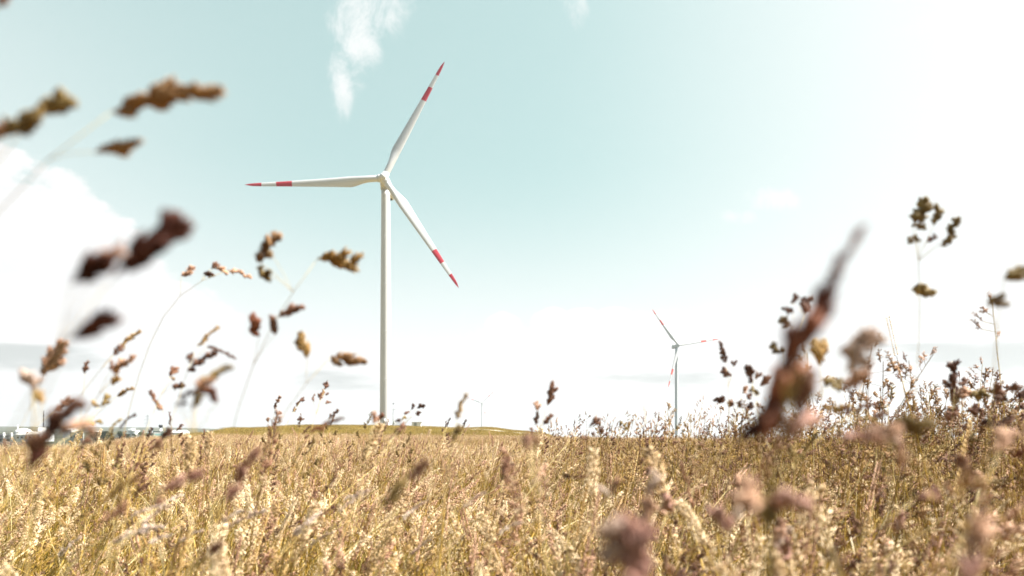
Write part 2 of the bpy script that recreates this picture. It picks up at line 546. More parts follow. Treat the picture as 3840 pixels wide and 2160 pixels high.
def rounded_box_mb(mb, x, y, z, r, M4, taper=1.0, mat=0):
    """box with rounded long edges along local y; section in x,z"""
    K = 6
    ring = []
    for cxs, czs, a0 in ((1, 1, 0), (-1, 1, 90), (-1, -1, 180), (1, -1, 270)):
        for k in range(K + 1):
            a = math.radians(a0 + 90 * k / K)
            ring.append((cxs * (x / 2 - r) + r * math.cos(a), czs * (z / 2 - r) + r * math.sin(a)))
    ring = np.array(ring)
    st = [(-y / 2, .80 * taper), (-y / 2 + r * .4, .92 * taper), (-y / 2 + r, taper), (-y * .2, 1.0), (y * .3, 1.0), (y / 2 - r * .5, .97), (y / 2, .86)]
    n = len(ring)
    V = np.array([[(p[0] * s, yy, p[1] * s) for p in ring] for yy, s in st]).reshape(-1, 3)
    m = np.array(M4)
    V = V @ m[:3, :3].T + m[:3, 3]
    q = [(i * n + j, i * n + (j + 1) % n, (i + 1) * n + (j + 1) % n, (i + 1) * n + j) for i in range(len(st) - 1) for j in range(n)]
    tr = [(0, c, c + 1) for c in range(1, n - 1)] + [((len(st) - 1) * n, (len(st) - 1) * n + c + 1, (len(st) - 1) * n + c) for c in range(1, n - 1)]
    mb.add(V, tr, [f[::-1] for f in q], mat)


def turbine(label, hub_px, depth, yaw, angles, R, tower_px, tower_w, bands, red, group, tilt=4.0, base_z=None, nac_len=14.5):
    hub = at(*hub_px, depth)
    over = 5.0
    f = np.array([math.sin(yaw), -math.cos(yaw), 0])           # nose direction
    tw = hub - f * over
    bz = gz(tw[0], tw[1]) - .3 if base_z is None else base_z
    root = empty('wind_turbine', (tw[0], tw[1], bz))
    tag(root, label, 'wind turbine', group)
    base = np.array([tw[0], tw[1], bz])
    top = hub[2] - 3.0 - bz
    r1, r0 = tower_w
    # tower: tapered steel tube with slightly proud flange joints
    mb = MB(); prof = [(0, r0 + .25), (.35, r0 + .25), (.4, r0)]
    prof += [(top * k / 40, r0 + (r1 - r0) * k / 40) for k in range(1, 41)]
    mb.lathe(prof, 64)
    for k in range(1, 5):
        h = top * k / 5; r = r0 + (r1 - r0) * k / 5
        mb.lathe([(h - .10, r - .1), (h - .10, r + .03), (h + .10, r + .03), (h + .10, r - .1)], 64)
    mb.build('tower', M['white_paint'], root)
    d = MB(); d.box((-.5, -r0 - .10, 1.0), (.5, -r0 + .15, 3.2)); d.build('door', M['grey_paint'], root)
    # rotor frame with the usual slight upward tilt
    ti = math.radians(tilt)
    zt = np.array([0, 0, 1.0])
    fx = f * math.cos(ti) + zt * math.sin(ti)
    up = zt * math.cos(ti) - f * math.sin(ti)
    right = np.cross(-f, zt)
    hl = hub - base

    def M4(xa, ya, za, o):
        m = Matrix.Identity(4)
        for i in range(3):
            m[i][0], m[i][1], m[i][2], m[i][3] = xa[i], ya[i], za[i], o[i]
        return m
    # nacelle
    nm = MB()
    cen = hl - fx * (1.9 + nac_len / 2) + up * (-.15)
    rounded_box_mb(nm, 3.9, nac_len, 4.1, .9, M4(np.cross(-fx, up), -fx, up, cen), .93)
    nac = nm.build('nacelle', M['white_paint'], root)
    vb = MB()
    o2 = cen - fx * (nac_len / 2 - 1.5) - up * 2.0
    vb.box((-1.1, -.9, -.14), (1.1, .9, .1), 0, M4(np.cross(-fx, up), -fx, up, o2))
    vb.build('vent', M['black'], nac)
    cb = MB()
    o3 = cen - fx * (nac_len / 2 - 2.6) + up * 2.0
    cb.box((-1.5, -1.0, 0), (1.5, 1.0, .9), 0, M4(np.cross(-fx, up), -fx, up, o3))
    cb.tube([o3 + up * .8, o3 + up * 2.6], .06, 6)
    cb.build('cooler', M['grey_paint'], nac)
    yb = MB(); yb.lathe([(top - .05, r1 + .05), (top + .2, r1 + .3), (top + 1.1, r1 + .3)], 40)
    yb.build('yaw_ring', M['grey_paint'], root)
    # hub: body, three sockets, rounded nose
    hb = MB()
    mat = M4(right, up, fx, hl)
    prof = [(-1.9, 1.5), (-1.85, 1.75), (-1.2, 1.95), (.2, 2.0), (.9, 1.75), (1.15, 1.5)]
    prof += [(1.15 + 1.45 * math.sin(t), 1.45 * math.cos(t)) for t in np.linspace(0.05, PI / 2 - .03, 12)]
    hb.lathe(prof, 40, 0, mat)
    for an in angles:
        a = math.radians(an)
        rad = math.cos(a) * right + math.sin(a) * up
        tan = -math.sin(a) * right + math.cos(a) * up
        hb.lathe([(.6, 1.5), (2.15, 1.45), (2.2, 1.38), (2.32, 1.38)], 28, 0, M4(tan, -fx, rad, hl))
    hb.build('hub', M['white_paint'], root)
    for an in angles:
        a = math.radians(an)
        rad = math.cos(a) * right + math.sin(a) * up
        tan = -math.sin(a) * right + math.cos(a) * up
        bm = blade_mesh(R, bands, 2.2)
        ob = bm.build('blade', [M['white_paint'], red], root)
        ob.matrix_local = M4(tan, fx, rad, hl)
    return root


BANDS1 = [(.655, .775), (.885, 1.01)]
BANDS2 = [(.55, .69), (.855, 1.01)]
GT = 'white three bladed wind turbines'
turbine('large near wind turbine with white tower and red banded blades, on the grassy mound', (1438, 668), 270.0, math.radians(1.0),
        (63.8, 183.8, 303.8), 53.5, None, (1.72, 2.35), BANDS1, M['red_paint'], GT, nac_len=14.0, tilt=6.0)
turbine('mid distance wind turbine at right with orange red bands, its foot behind the tall grass', (2544, 1294), 850.0, math.radians(14),
        (128.3, 9.0, 252.8), 55.5, None, (1.85, 2.35), BANDS2, M['far_red'], GT, nac_len=13)
turbine('tiny far wind turbine rising behind the low mound beside the gravel track', (1808, 1511), 2400.0, math.radians(12),
        (160, 44, 285), 56, None, (1.9, 2.5), BANDS2, M['far_red'], GT)


# ------------------------------------------------------------------ small things on the mound
def thing_at(name, u, d, label, cat, group=None, dz=0.0):
    x = (u - CX) / F * d
    o = empty(name, (x, d, gz(x, d) + dz))
    tag(o, label, cat, group)
    return o


def px(n, d):
    return n / F * d


# slim mast with a side platform
d0 = 262.0
t = thing_at('lamp_mast', 1474, d0, 'slim grey mast with a small side platform, right of the large turbine tower', 'mast')
h = 8.9
mb = MB(); mb.tube([(0, 0, -.3), (0, 0, h)], [.14, .09], 8); mb.build('pole', M['steel'], t)
mb = MB(); mb.box((-.05, -.5, h * .70), (1.25, .5, h * .70 + .12))
for px_ in (.05, .45, .85, 1.2):
    mb.tube([(px_, -.48, h * .70), (px_, -.48, h * .70 + .75)], .02, 4); mb.tube([(px_, .48, h * .70), (px_, .48, h * .70 + .75)], .02, 4)
mb.tube([(0, -.48, h * .70 + .75), (1.22, -.48, h * .70 + .75)], .02, 4)
mb.build('platform', M['steel'], t)
mb = MB(); mb.box((.05, -.2, h - .35), (.4, .2, h - .05)); mb.tube([(0, 0, h - .2), (.1, 0, h - .2)], .04, 5)
mb.tube([(-.1, 0, h - .7), (-.2, 0, h - .1), (0, 0, h + .25)], .025, 4)
mb.build('lamp_head', M['dark_steel'], t)
mb = MB(); mb.box((-.05, -.35, .8), (.5, .15, 2.1)); mb.build('cabinet', M['grey_wall'], t)

# transformer hut
t = thing_at('transformer_hut', 1563, 255.0, 'small white flat roofed hut on the crest of the grassy mound', 'hut')
mb = MB(); mb.box((-1.7, -1.3, -.3), (1.7, 1.3, 1.75)); mb.build('wall', M['white_wall'], t, smooth=False)
mb = MB(); mb.box((-1.85, -1.45, 1.753), (2.1, 1.45, 1.90)); mb.build('roof', M['grey_paint'], t, smooth=False)
mb = MB(); mb.box((-.9, -1.36, -.1), (.1, -1.302, 1.55)); dd = mb.build('door', M['grey_wall'], t, smooth=False)
mb = MB(); mb.box((-.05, -1.42, .7), (.02, -1.362, .9)); mb.build('handle', M['dark_steel'], dd, smooth=False)

# low fence round the turbine foot
t = thing_at('railing_fence', 1458, 248.0, 'low pale railing around the foot of the large turbine', 'fence')
L = 5.2
mb = MB()
for z in (.35, .7, 1.05):
    mb.tube([(-L, 0, z), (L, 0, z)], .035, 5)
for k in range(53):
    x = -L + 2 * L * k / 52
    mb.tube([(x, .0, .1), (x, .0, 1.1)], .018, 4)
mb.build('railing', M['steel'], t)
for k in range(6):
    x = -L + 2 * L * k / 5
    mb = MB(); mb.tube([(x, .06, -.2), (x, .06, 1.2)], .06, 6); mb.build('post', M['steel'], t)

# ------------------------------------------------------------------ industrial plain at the far left
LW = -12.0


def plain_at(u, d):
    x = (u - CX) / F * d
    return x, d, gz(x, d)


def hall(u0, u1, vtop, d, mat, label, name='warehouse', cat='building', depth=18, roof='flat', roof_mat=None, bays=0):
    x0, x1 = (u0 - CX) / F * d, (u1 - CX) / F * d
    z = gz((x0 + x1) / 2, d)
    H = EYE + (HY - vtop) / F * d - z
    w = x1 - x0
    t = empty(name, ((x0 + x1) / 2, d, z)); tag(t, label, cat)
    mb = MB(); mb.box((-w / 2, 0, -1), (w / 2, depth, H))
    for k in range(int(w / 2.2)):
        xx = -w / 2 + (k + .5) * 2.2
        mb.box((xx - .06, -.08, -.5), (xx + .06, -.003, H - .1))
    mb.build('wall', mat, t, smooth=False)
    mb = MB()
    if roof == 'flat':
        mb.box((-w / 2 - .3, -.3, H + .003), (w / 2 + .3, depth + .3, H + .5))
    else:
        hh = min(3.0, depth * .14)
        v = [(-w / 2 - .3, -.4, H + .003), (w / 2 + .3, -.4, H + .003), (w / 2 + .3, depth + .4, H + .003), (-w / 2 - .3, depth + .4, H + .003), (-w / 2 - .3, depth / 2, H + hh), (w / 2 + .3, depth / 2, H + hh)]
        mb.add(v, [(0, 4, 3), (1, 2, 5)], [(0, 1, 5, 4), (2, 3, 4, 5), (0, 3, 2, 1)])
    mb.build('roof', roof_mat or M['concrete'], t, smooth=False)
    for k in range(bays):
        xx = -w / 2 + w * (k + .5) / bays
        mb = MB(); mb.box((xx - w / bays * .28, -.14, H * .45), (xx + w / bays * .28, -.084, H * .72))
        mb.build('window', M['glass'], t, smooth=False)
    return t, w, H


# domed storage tanks
def tank(u0, u1, vtop, d, label, mat, dome=.28):
    x0, x1 = (u0 - CX) / F * d, (u1 - CX) / F * d
    z = gz((x0 + x1) / 2, d); H = EYE + (HY - vtop) / F * d - z
    r = (x1 - x0) / 2
    t = empty('storage_tank', ((x0 + x1) / 2, d + r, z)); tag(t, label, 'storage tank')
    hs = H * (1 - dome)
    mb = MB(); prof = [(-.5, r)]
    for k in range(1, 5):
        prof += [(hs * k / 5 - .05, r), (hs * k / 5, r + .06), (hs * k / 5 + .05, r)]
    prof += [(hs, r)]
    mb.lathe(prof, 48); mb.build('shell', mat, t)
    mb = MB(); mb.lathe([(hs + .003, r + .15), (hs + .2, r + .15)] + [(hs + .2 + (H - hs - .2) * math.sin(a), max(.05, r * math.cos(a))) for a in np.linspace(.1, PI / 2, 10)], 48)
    mb.build('roof', mat, t)
    mb = MB()
    for k in range(18):
        zz = hs * k / 18
        mb.box((-.35, -r - .35, zz), (.35, -r - .28, zz + .06))
    mb.tube([(-.38, -r - .3, 0), (-.38, -r - .3, hs + 1)], .05, 5); mb.tube([(.38, -r - .3, 0), (.38, -r - .3, hs + 1)], .05, 5)
    mb.build('ladder', M['steel'], t)
    return t


tank(38, 96, 1607, 720, 'large white domed storage tank on the industrial plain at far left', M['white_wall'], .35)
tank(94, 122, 1617, 690, 'smaller white storage tank beside the large domed tank', M['white_wall'], .22)
hall(112, 143, 1603, 760, M['white_wall'], 'tall white process building behind the smaller storage tank', 'process_building', depth=14, bays=3)
hall(60, 150, 1630, 650, M['white_wall'], 'long low white shed in front of the storage tanks', 'warehouse', depth=20, roof='gable', bays=6)

# chimneys
def chimney(u, vtop, d, r, label, mat, cap=None, rings=3):
    x, y, z = plain_at(u, d)
    H = EYE + (HY - vtop) / F * d - z
    t = empty('chimney', (x, y, z)); tag(t, label, 'chimney')
    mb = MB(); prof = [(-1, r * 1.15)]
    for k in range(1, rings + 1):
        hh = H * k / (rings + 1)
        prof += [(hh - .1, r), (hh - .08, r * 1.12), (hh + .08, r * 1.12), (hh + .1, r)]
    prof += [(H, r * .92)]
    mb.lathe(prof, 20); mb.build('stack', mat, t)
    if cap:
        mb = MB(); mb.lathe([(H - .1, r * 1.02), (H + .3, r * 1.7), (H + 2.2, r * 1.9), (H + 2.4, r * 1.2)], 20); mb.build('cap', cap, t)
    return t


chimney(164, 1540, 800, .62, 'tall thin dark chimney standing alone above the storage tanks', M['dark_steel'], None, 6)
chimney(67, 1594, 740, .5, 'thin white vent pipe above the large domed tank', M['white_wall'], None, 2)
chimney(603, 1603, 620, .95, 'white chimney with a flared black cap behind the teal hall', M['white_wall'], M['black'], 2)
chimney(571, 1614, 600, .55, 'short grey chimney with a black cap, left of the white chimney', M['steel'], M['black'], 2)

# dark pipework unit at the frame's left edge
x, y, z = plain_at(14, 640)
t = empty('refinery_unit', (x, y, z)); tag(t, 'dark steel pipework frame with tanks at the left edge', 'industrial plant')
mb = MB()
for ix in range(6):
    for iy in (0, 5):
        mb.tube([(-7 + ix * 2.8, iy, -1), (-7 + ix * 2.8, iy, 8.2 + (ix % 3) * 1.2)], .16, 5)
for zz in (2.5, 5, 7.6):
    for iy in (0, 5):
        mb.tube([(-7, iy, zz), (7, iy, zz)], .16, 5)
mb.build('frame', M['dark_steel'], t)
for k, (xx, hh, rr) in enumerate(((-5, 7.4, 1.0), (-1.6, 8.6, 1.2), (2.2, 6.6, 1.3), (5.4, 8.8, .8))):
    mb = MB(); mb.lathe([(-.5, rr), (hh - .6, rr), (hh - .2, rr * .7), (hh, .1)], 18, 0, Matrix.Translation((xx, 2.5, 0)))
    mb.build('vessel', M['dark_steel'] if k % 2 == 0 else M['white_wall'], t)
mb = MB()
for k in range(5):
    mb.tube([(-7, 1 + k * .8, 3.4 + k * .9), (7, 1 + k * .8, 3.4 + k * .9)], .2, 6)
mb.build('pipe', M['steel'], t)

# dark spoil heap / piled scrap in front of it
x, y, z = plain_at(66, 520)
mb = MB()
nx, ny = 60, 14
g = np.zeros((nx, ny, 3))
for i in range(nx):
    for j in range(ny):
        s, tt = i / (nx - 1), j / (ny - 1)
        hgt = (math.sin(PI * s) ** .5) * (math.sin(PI * tt) ** .7) * (3.1 + .9 * math.sin(9 * s) + random.uniform(-.5, .5))
        g[i, j] = (-17 + 34 * s, -7 + 14 * tt, hgt - .4)
mb.add(g.reshape(-1, 3), None, [(i * ny + j, (i + 1) * ny + j, (i + 1) * ny + j + 1, i * ny + j + 1) for i in range(nx - 1) for j in range(ny - 1)])
o = mb.build('spoil_heap', M['spoil'], None, smooth=False, loc=(x, y, z))
tag(o, 'long dark spoil heap on the plain below the pipework frame', 'heap')

hall(262, 312, 1622, 600, M['grey_wall'], 'grey green shed left of the cream hall', depth=16, bays=4)
hall(316, 354, 1620, 560, M['cream_wall'], 'cream clad hall with vertical panels beside dark trees', depth=16, roof_mat=M['white_wall'])
hall(424, 446, 1630, 560, M['white_wall'], 'low white shed between two dark trees', depth=8)
hall(534, 576, 1625, 560, M['teal_wall'], 'low dark teal shed below the pylon', depth=12)
hall(570, 606, 1619, 600, M['teal_wall'], 'teal hall with a band of windows under the chimneys', depth=14, bays=5, roof_mat=M['grey_wall'])
hall(636, 684, 1622, 580, M['white_wall'], 'long low white shed at the edge of the field', depth=14, roof='gable', roof_mat=M['white_wall'])
hall(236, 268, 1610, 900, M['white_wall'], 'distant white gabled hall in front of the hills', depth=16, roof='gable', roof_mat=M['white_wall'])

# stepped white process tower
d = 600.0
x, y, z = plain_at(489, d)
t = empty('process_tower', (x, y, z)); tag(t, 'white multi deck process tower among the trees on the plain', 'building')
H = EYE + (HY - 1606) / F * d - z
w = px(37, d)
mb = MB()
mb.box((-w / 2, 0, -1), (w * .10, 7, H * .62)); mb.box((w * .103, .4, -1), (w / 2, 7.4, H * .86)); mb.box((-w * .34, 1, H * .623), (w * .07, 6, H))
mb.build('wall', M['white_wall'], t, smooth=False)
for k in range(4):
    zz = H * (.22 + .2 * k)
    mb = MB(); mb.box((-w * .56, -1.4, zz), (w * .56, -.003 if k < 2 else .39, zz + .22)); 
    for q_ in range(9):
        xx = -w * .55 + q_ * w * 1.1 / 8
        mb.tube([(xx, -1.3, zz + .2), (xx, -1.3, zz + 1.2)], .05, 4)
    mb.tube([(-w * .55, -1.3, zz + 1.2), (w * .55, -1.3, zz + 1.2)], .05, 4)
    mb.build('deck', M['white_wall'], t, smooth=False)
for k in range(3):
    for xx in (-.34, -.12, .25, .4):
        zz = H * (.08 + .2 * k)
        mb = MB(); mb.box((w * xx - .7, -.06 if xx < 0 else .34, zz), (w * xx + .7, -.003 if xx < 0 else .397, zz + 1.6)); mb.build('window', M['glass'], t, smooth=False)
for xx in (-.2, .3):
    mb = MB(); mb.lathe([(H * .8, .5), (H * 1.02, .5), (H * 1.03, .3)], 12, 0, Matrix.Translation((w * xx, 3, 0))); mb.build('vent', M['steel'], t)

# pylon
d = 900.0
x, y, z = plain_at(554, d)
t = empty('electricity_pylon', (x, y, z)); tag(t, 'pale lattice electricity pylon with three pairs of cross arms', 'pylon')
H = EYE + (HY - 1553) / F * d - z
mb = MB()
hw = lambda f: 2.6 * (1 - f) ** 1.3 + .45
for sx, sy in ((1, 1), (1, -1), (-1, 1), (-1, -1)):
    mb.tube([(sx * hw(f), sy * hw(f), H * f) for f in np.linspace(0, 1, 8)], .12, 4)
lv = np.linspace(0, .96, 11)
for a, b in zip(lv[:-1], lv[1:]):
    for sx in (1, -1):
        mb.tube([(-hw(a) * sx, -hw(a), H * a), (hw(b) * sx, -hw(b), H * b)], .07, 4)
        mb.tube([(-hw(a), -hw(a) * sx, H * a), (-hw(b), hw(b) * sx, H * b)], .07, 4)
mb.build('lattice', M['steel'], t)
for f, l in ((.62, 4.6), (.76, 5.4), (.90, 3.8)):
    for s in (1, -1):
        mb = MB()
        mb.tube([(0, -.4, H * f), (s * l, 0, H * f)], .11, 4); mb.tube([(0, .4, H * f + 1.4), (s * l, 0, H * f)], .09, 4)
        mb.tube([(s * l, 0, H * f), (s * l, 0, H * f - 1.6)], .1, 4)
        mb.build('cross_arm', M['steel'], t)


# ------------------------------------------------------------------ trees on the plain
def tree(u, vtop, wpx, d, label, mat='crown'):
    x, y, z = plain_at(u, d)
    H = EYE + (HY - vtop) / F * d - z
    w = px(wpx, d) * 1.3
    t = empty('tree', (x, y, z)); tag(t, label, 'tree', 'dark trees on the industrial plain')
    mb = MB()
    mb.tube(bez((0, 0, -.5), (.1, 0, H * .3), (.2, 0, H * .7), 8), np.linspace(H * .035, H * .012, 8), 7)
    for k in range(7):
        a = k * 2.4; l = w * .32
        mb.tube(bez((.1, 0, H * (.25 + .05 * k)), (math.cos(a) * l * .5, math.sin(a) * l * .5, H * (.40 + .05 * k)), (math.cos(a) * l, math.sin(a) * l, H * (.5 + .05 * k)), 5), np.linspace(H * .013, H * .004, 5), 5)
    mb.build('trunk', M['bark'], t)
    mb = MB()
    nb = 26
    P, S = [], []
    for k in range(nb):
        a = rng.uniform(0, 2 * PI); zz = rng.uniform(.22, .92)
        rr = math.sin(PI * min(1, max(0.08, (zz - .05) / .98))) ** .6 * rng.uniform(.25, .98) * w * .46
        c = np.array([math.cos(a) * rr, math.sin(a) * rr, H * zz]); s = rng.uniform(.10, .20) * w
        n = 130
        q = rng.normal(0, 1, (n, 3)); q /= np.linalg.norm(q, axis=1, keepdims=True); q *= (rng.uniform(.3, 1.05, n) ** .6)[:, None] * s
        q[:, 2] *= .8
        P.append(c + q)
    P = np.concatenate(P); n = len(P)
    P[:, 2] = np.clip(P[:, 2], .3, H * 1.02)
    A = rng.normal(0, 1, (n, 3)); A /= np.linalg.norm(A, axis=1, keepdims=True)
    U, V = frame_of(A); sz = rng.uniform(.22, .5, n)[:, None] * (w / 11)
    v = np.stack([P - U * sz, P - V * sz * .6, P + U * sz, P + V * sz * .6], 1).reshape(-1, 3)
    mb.add(v, None, np.arange(4 * n).reshape(-1, 4))
    mb.build('crown', M[mat], t, smooth=False)


tree(364, 1618, 34, 520, 'leftmost dark round tree against the cream hall')
tree(388, 1613, 40, 560, 'tallest dark tree right of the cream hall')
tree(412, 1624, 28, 520, 'short dark bush-like tree right of the tallest tree')
tree(457, 1617, 36, 560, 'dark round tree left of the white process tower')
tree(524, 1619, 30, 560, 'dark tree right of the white process tower', 'scrub')
tree(548, 1623, 24, 540, 'small dark tree at the foot of the pylon', 'scrub')
tree(622, 1620, 26, 640, 'small dark tree right of the white chimney', 'scrub')
tree(300, 1616, 40, 760, 'far dark tree behind the grey green shed', 'scrub')



# ------------------------------------------------------------------ the grass field (stuff): clumps scattered over the ground
GM = [M['stem'], M['stem_green'], M['leaf'], M['leaf_green'], M['leaf_cream'], M['pink'], M['cream'], M['gold'], M['brown'], M['olive'], M['stem_pale'], M['stem_brown'], M['tan']]
GI = {n: i for i, n in enumerate(['stem', 'stem_green', 'leaf', 'leaf_green', 'leaf_cream', 'pink', 'cream', 'gold', 'brown', 'olive', 'stem_pale', 'stem_brown', 'tan'])}


def stalk(mb, x, y, h, lean, kind, detail):
    """one flowering grass stalk; lean = (dx, dy) of the tip"""
    tip = np.array([x + lean[0], y + lean[1], h])
    base = np.array([x, y, -.03])
    ctrl = np.array([x + lean[0] * .25, y + lean[1] * .25, h * .62])
    n = 9 if detail else 5
    pts = bez(base, ctrl, tip, n)
    r = random.uniform(.0009, .0015) if detail else .0017
    sm = GI[random.choices(['stem', 'stem_green', 'stem_pale', 'stem_brown'], [5.5, 1.2, 3.4, 1.9])[0]]
    mb.tube(pts, np.linspace(r * 1.3, r * .55, n), 4 if detail else 3, sm, cap=False)
    t = pts[-1] - pts[-2]; t /= np.linalg.norm(t)
    col = {'bent': random.choice(['pink', 'cream', 'gold', 'pink', 'cream']), 'fog': random.choice(['pink', 'cream', 'cream']), 'foot': random.choice(['brown', 'gold', 'pink', 'brown']), 'bigfoot': random.choice(['brown', 'tan', 'tan', 'olive']), 'spike': random.choice(['gold', 'cream', 'pink'])}.get(kind, 'gold')
    mi = GI[col]
    big = 1.0 if detail else 1.5
    if kind == 'bent':                   # loose airy panicle with hair-thin branches
        L = random.uniform(.07, .13); n = 44 if detail else 18
        s = rng.uniform(0, 1, n) ** .8
        ph = rng.uniform(0, 2 * PI, n)
        rad = (.008 + .026 * (1 - s)) * rng.uniform(.3, 1, n)
        U, V = frame_of(t[None]); 
        c = tip - t * L * .75 + t[None] * (s * L)[:, None]
        out = np.cos(ph)[:, None] * U + np.sin(ph)[:, None] * V
        P = c + out * rad[:, None]
        D = t[None] * .9 + out * .5
        mb.spikelets(P, D, rng.uniform(.004, .008, n) * big, rng.uniform(.0007, .0013, n) * big, mi)
        if detail:
            for k in range(0, n, 4):
                mb.tube([c[k] - t * .012, P[k]], .00028, 3, sm, cap=False)
    elif kind == 'fog':                  # soft dense plume
        L = random.uniform(.06, .13); w = random.uniform(.0045, .0085); n = 110 if detail else 20
        s = rng.uniform(0, 1, n)
        env = np.sin(PI * np.clip(s * .9 + .08, 0, 1)) ** .7
        ph = rng.uniform(0, 2 * PI, n)
        U, V = frame_of(t[None])
        bendv = np.array([lean[0], lean[1], -.15]); bendv /= np.linalg.norm(bendv) + 1e-9
        c = tip + t[None] * (s * L)[:, None] + bendv[None] * (s ** 2 * L * .14)[:, None]
        out = np.cos(ph)[:, None] * U + np.sin(ph)[:, None] * V
        P = c + out * (env * w * rng.uniform(.2, .8, n))[:, None]
        D = t[None] + out * .45 + bendv[None] * (s * .6)[:, None]
        mb.spikelets(P, D, rng.uniform(.007, .012, n) * big, rng.uniform(.0009, .0015, n) * big, mi)
    elif kind in ('foot', 'bigfoot'):                 # cocksfoot: a few dense one-sided clusters
        U, V = frame_of(t[None])
        bf = 1.55 if kind == 'bigfoot' else 1.0
        for k in range(random.randint(4, 7)):
            a = random.uniform(0, 2 * PI)
            side = math.cos(a) * U[0] + math.sin(a) * V[0]
            dd = t * 1.0 + side * (.15 if k == 0 else .7); dd /= np.linalg.norm(dd)
            st = tip - t * (.016 * k * bf + .004)
            c0 = st + side * (.004 + .006 * k) * bf
            if k:
                mb.tube([st - t * .008, c0], .0005, 3, sm, cap=False)
            ln = random.uniform(.014, .030) * (1.3 if k == 0 else 1)
            cluster(mb, c0, c0 + dd * ln * bf, random.uniform(.007, .011) * bf, 40 if detail else 9, mi, False, big)
    elif kind == 'spike':                # narrow rye-like spike
        L = random.uniform(.06, .12); n = 34 if detail else 14
        s = np.linspace(0, 1, n); U, V = frame_of(t[None]); sd = np.where(np.arange(n) % 2 == 0, 1, -1)
        c = tip + t[None] * (s * L)[:, None]
        P = c + U * (sd * .0014)[:, None]
        D = t[None] + U * (sd * .42)[:, None]
        mb.spikelets(P, D, rng.uniform(.009, .013, n) * big, np.full(n, .0014 * big), mi)


SPLAY = 1.0


def cluster(mb, p0, p1, w, n, mi, fine, big=1.0, curve=0.0):
    """dense shaggy spindle of husks from p0 to p1, w wide"""
    p0 = np.asarray(p0, float); p1 = np.asarray(p1, float)
    ax = p1 - p0; L = np.linalg.norm(ax); ax = ax / L
    U, V = frame_of(ax[None])
    nt = max(3, int(round(L / (w * .36))))
    per = max(3, n // nt)
    ts = (np.arange(nt) + rng.uniform(.1, .9, nt)) / nt * .84
    tp = np.where(np.arange(nt) % 2 == 0, 0, PI) + rng.uniform(0, 2 * PI) + rng.normal(0, .9, nt)
    env = np.clip(np.sin(PI * np.clip(ts * .85 + .2, 0, 1)), .12, 1) ** .6 * rng.uniform(.7, 1.15, nt)
    to = np.cos(tp)[:, None] * U + np.sin(tp)[:, None] * V
    td = ax[None] * .80 + to * (SPLAY * rng.uniform(.35, .85, nt))[:, None]
    td /= np.linalg.norm(td, axis=1, keepdims=True)
    k = np.repeat(np.arange(nt), per); m = len(k)
    f = rng.uniform(0, 1, m)
    P = p0 + ax[None] * (ts[k] * L)[:, None] + td[k] * (f * env[k] * w * .55)[:, None] + rng.normal(0, .07, (m, 3)) * w
    D = td[k] + rng.normal(0, .30 * SPLAY, (m, 3))
    l = np.clip(w * .60, .0035, .0095) * rng.uniform(.7, 1.2, m) * env[k] ** .5 * big
    mb.spikelets(P, D, l, l * rng.uniform(.15, .24, m), mi, .6, fine)
    # the hidden core that carries the tufts
    mb.tube([p0, p0 + ax * L * .5, p0 + ax * L * .88], [w * .06, w * .09, w * .02], 5, mi)


def blade(mb, x, y, h, lean, w, mi, detail):
    n = 8 if detail else 4
    droop = random.uniform(0, .5)
    pts = bez((x, y, -.03), (x + lean[0] * .2, y + lean[1] * .2, h * (.75 + .3 * droop)), (x + lean[0], y + lean[1], h * (1 - .35 * droop)), n)
    s = np.linspace(0, 1, n)
    mb.ribbon(pts, w * np.clip(1.05 - s ** 2.2, .04, 1), (math.cos(random.uniform(0, 6)), math.sin(random.uniform(0, 6)), .2), mi)


def clump(seed, radius, n_st, n_bl, mix, detail, hmean=.60, hs=.095):
    random.seed(seed)
    mb = MB()
    kinds, wts = zip(*mix.items())
    for k in range(n_st):
        a = random.uniform(0, 2 * PI); r = radius * math.sqrt(random.random())
        h = max(.3, hmean + hs * max(-1.8, min(1.7, random.gauss(0, 1))))
        stalk(mb, math.cos(a) * r, math.sin(a) * r, h, (random.gauss(.06, .09) if random.random() > .14 else random.gauss(.28, .14), random.gauss(0, .07)), random.choices(kinds, wts)[0], detail)
    for k in range(n_bl):
        a = random.uniform(0, 2 * PI); r = radius * math.sqrt(random.random())
        h = random.uniform(.32, .72)
        mi = GI[random.choices(['leaf', 'leaf_green', 'leaf_cream'], [5, 1.8, 2.4])[0]]
        blade(mb, math.cos(a) * r, math.sin(a) * r, h, (random.gauss(.05, .13), random.gauss(0, .12)), random.uniform(.003, .006) * (1 if detail else 1.5), mi, detail)
    return mb


MIX_A = {'bent': 2.8, 'fog': 5, 'foot': 1.4, 'spike': 1.6, 'bare': 6}
MIX_R = {'bent': 2.4, 'fog': 3.6, 'foot': 4, 'spike': 1, 'bare': 4.5}
MIX_T = {'bigfoot': 7, 'foot': 3, 'spike': .5}


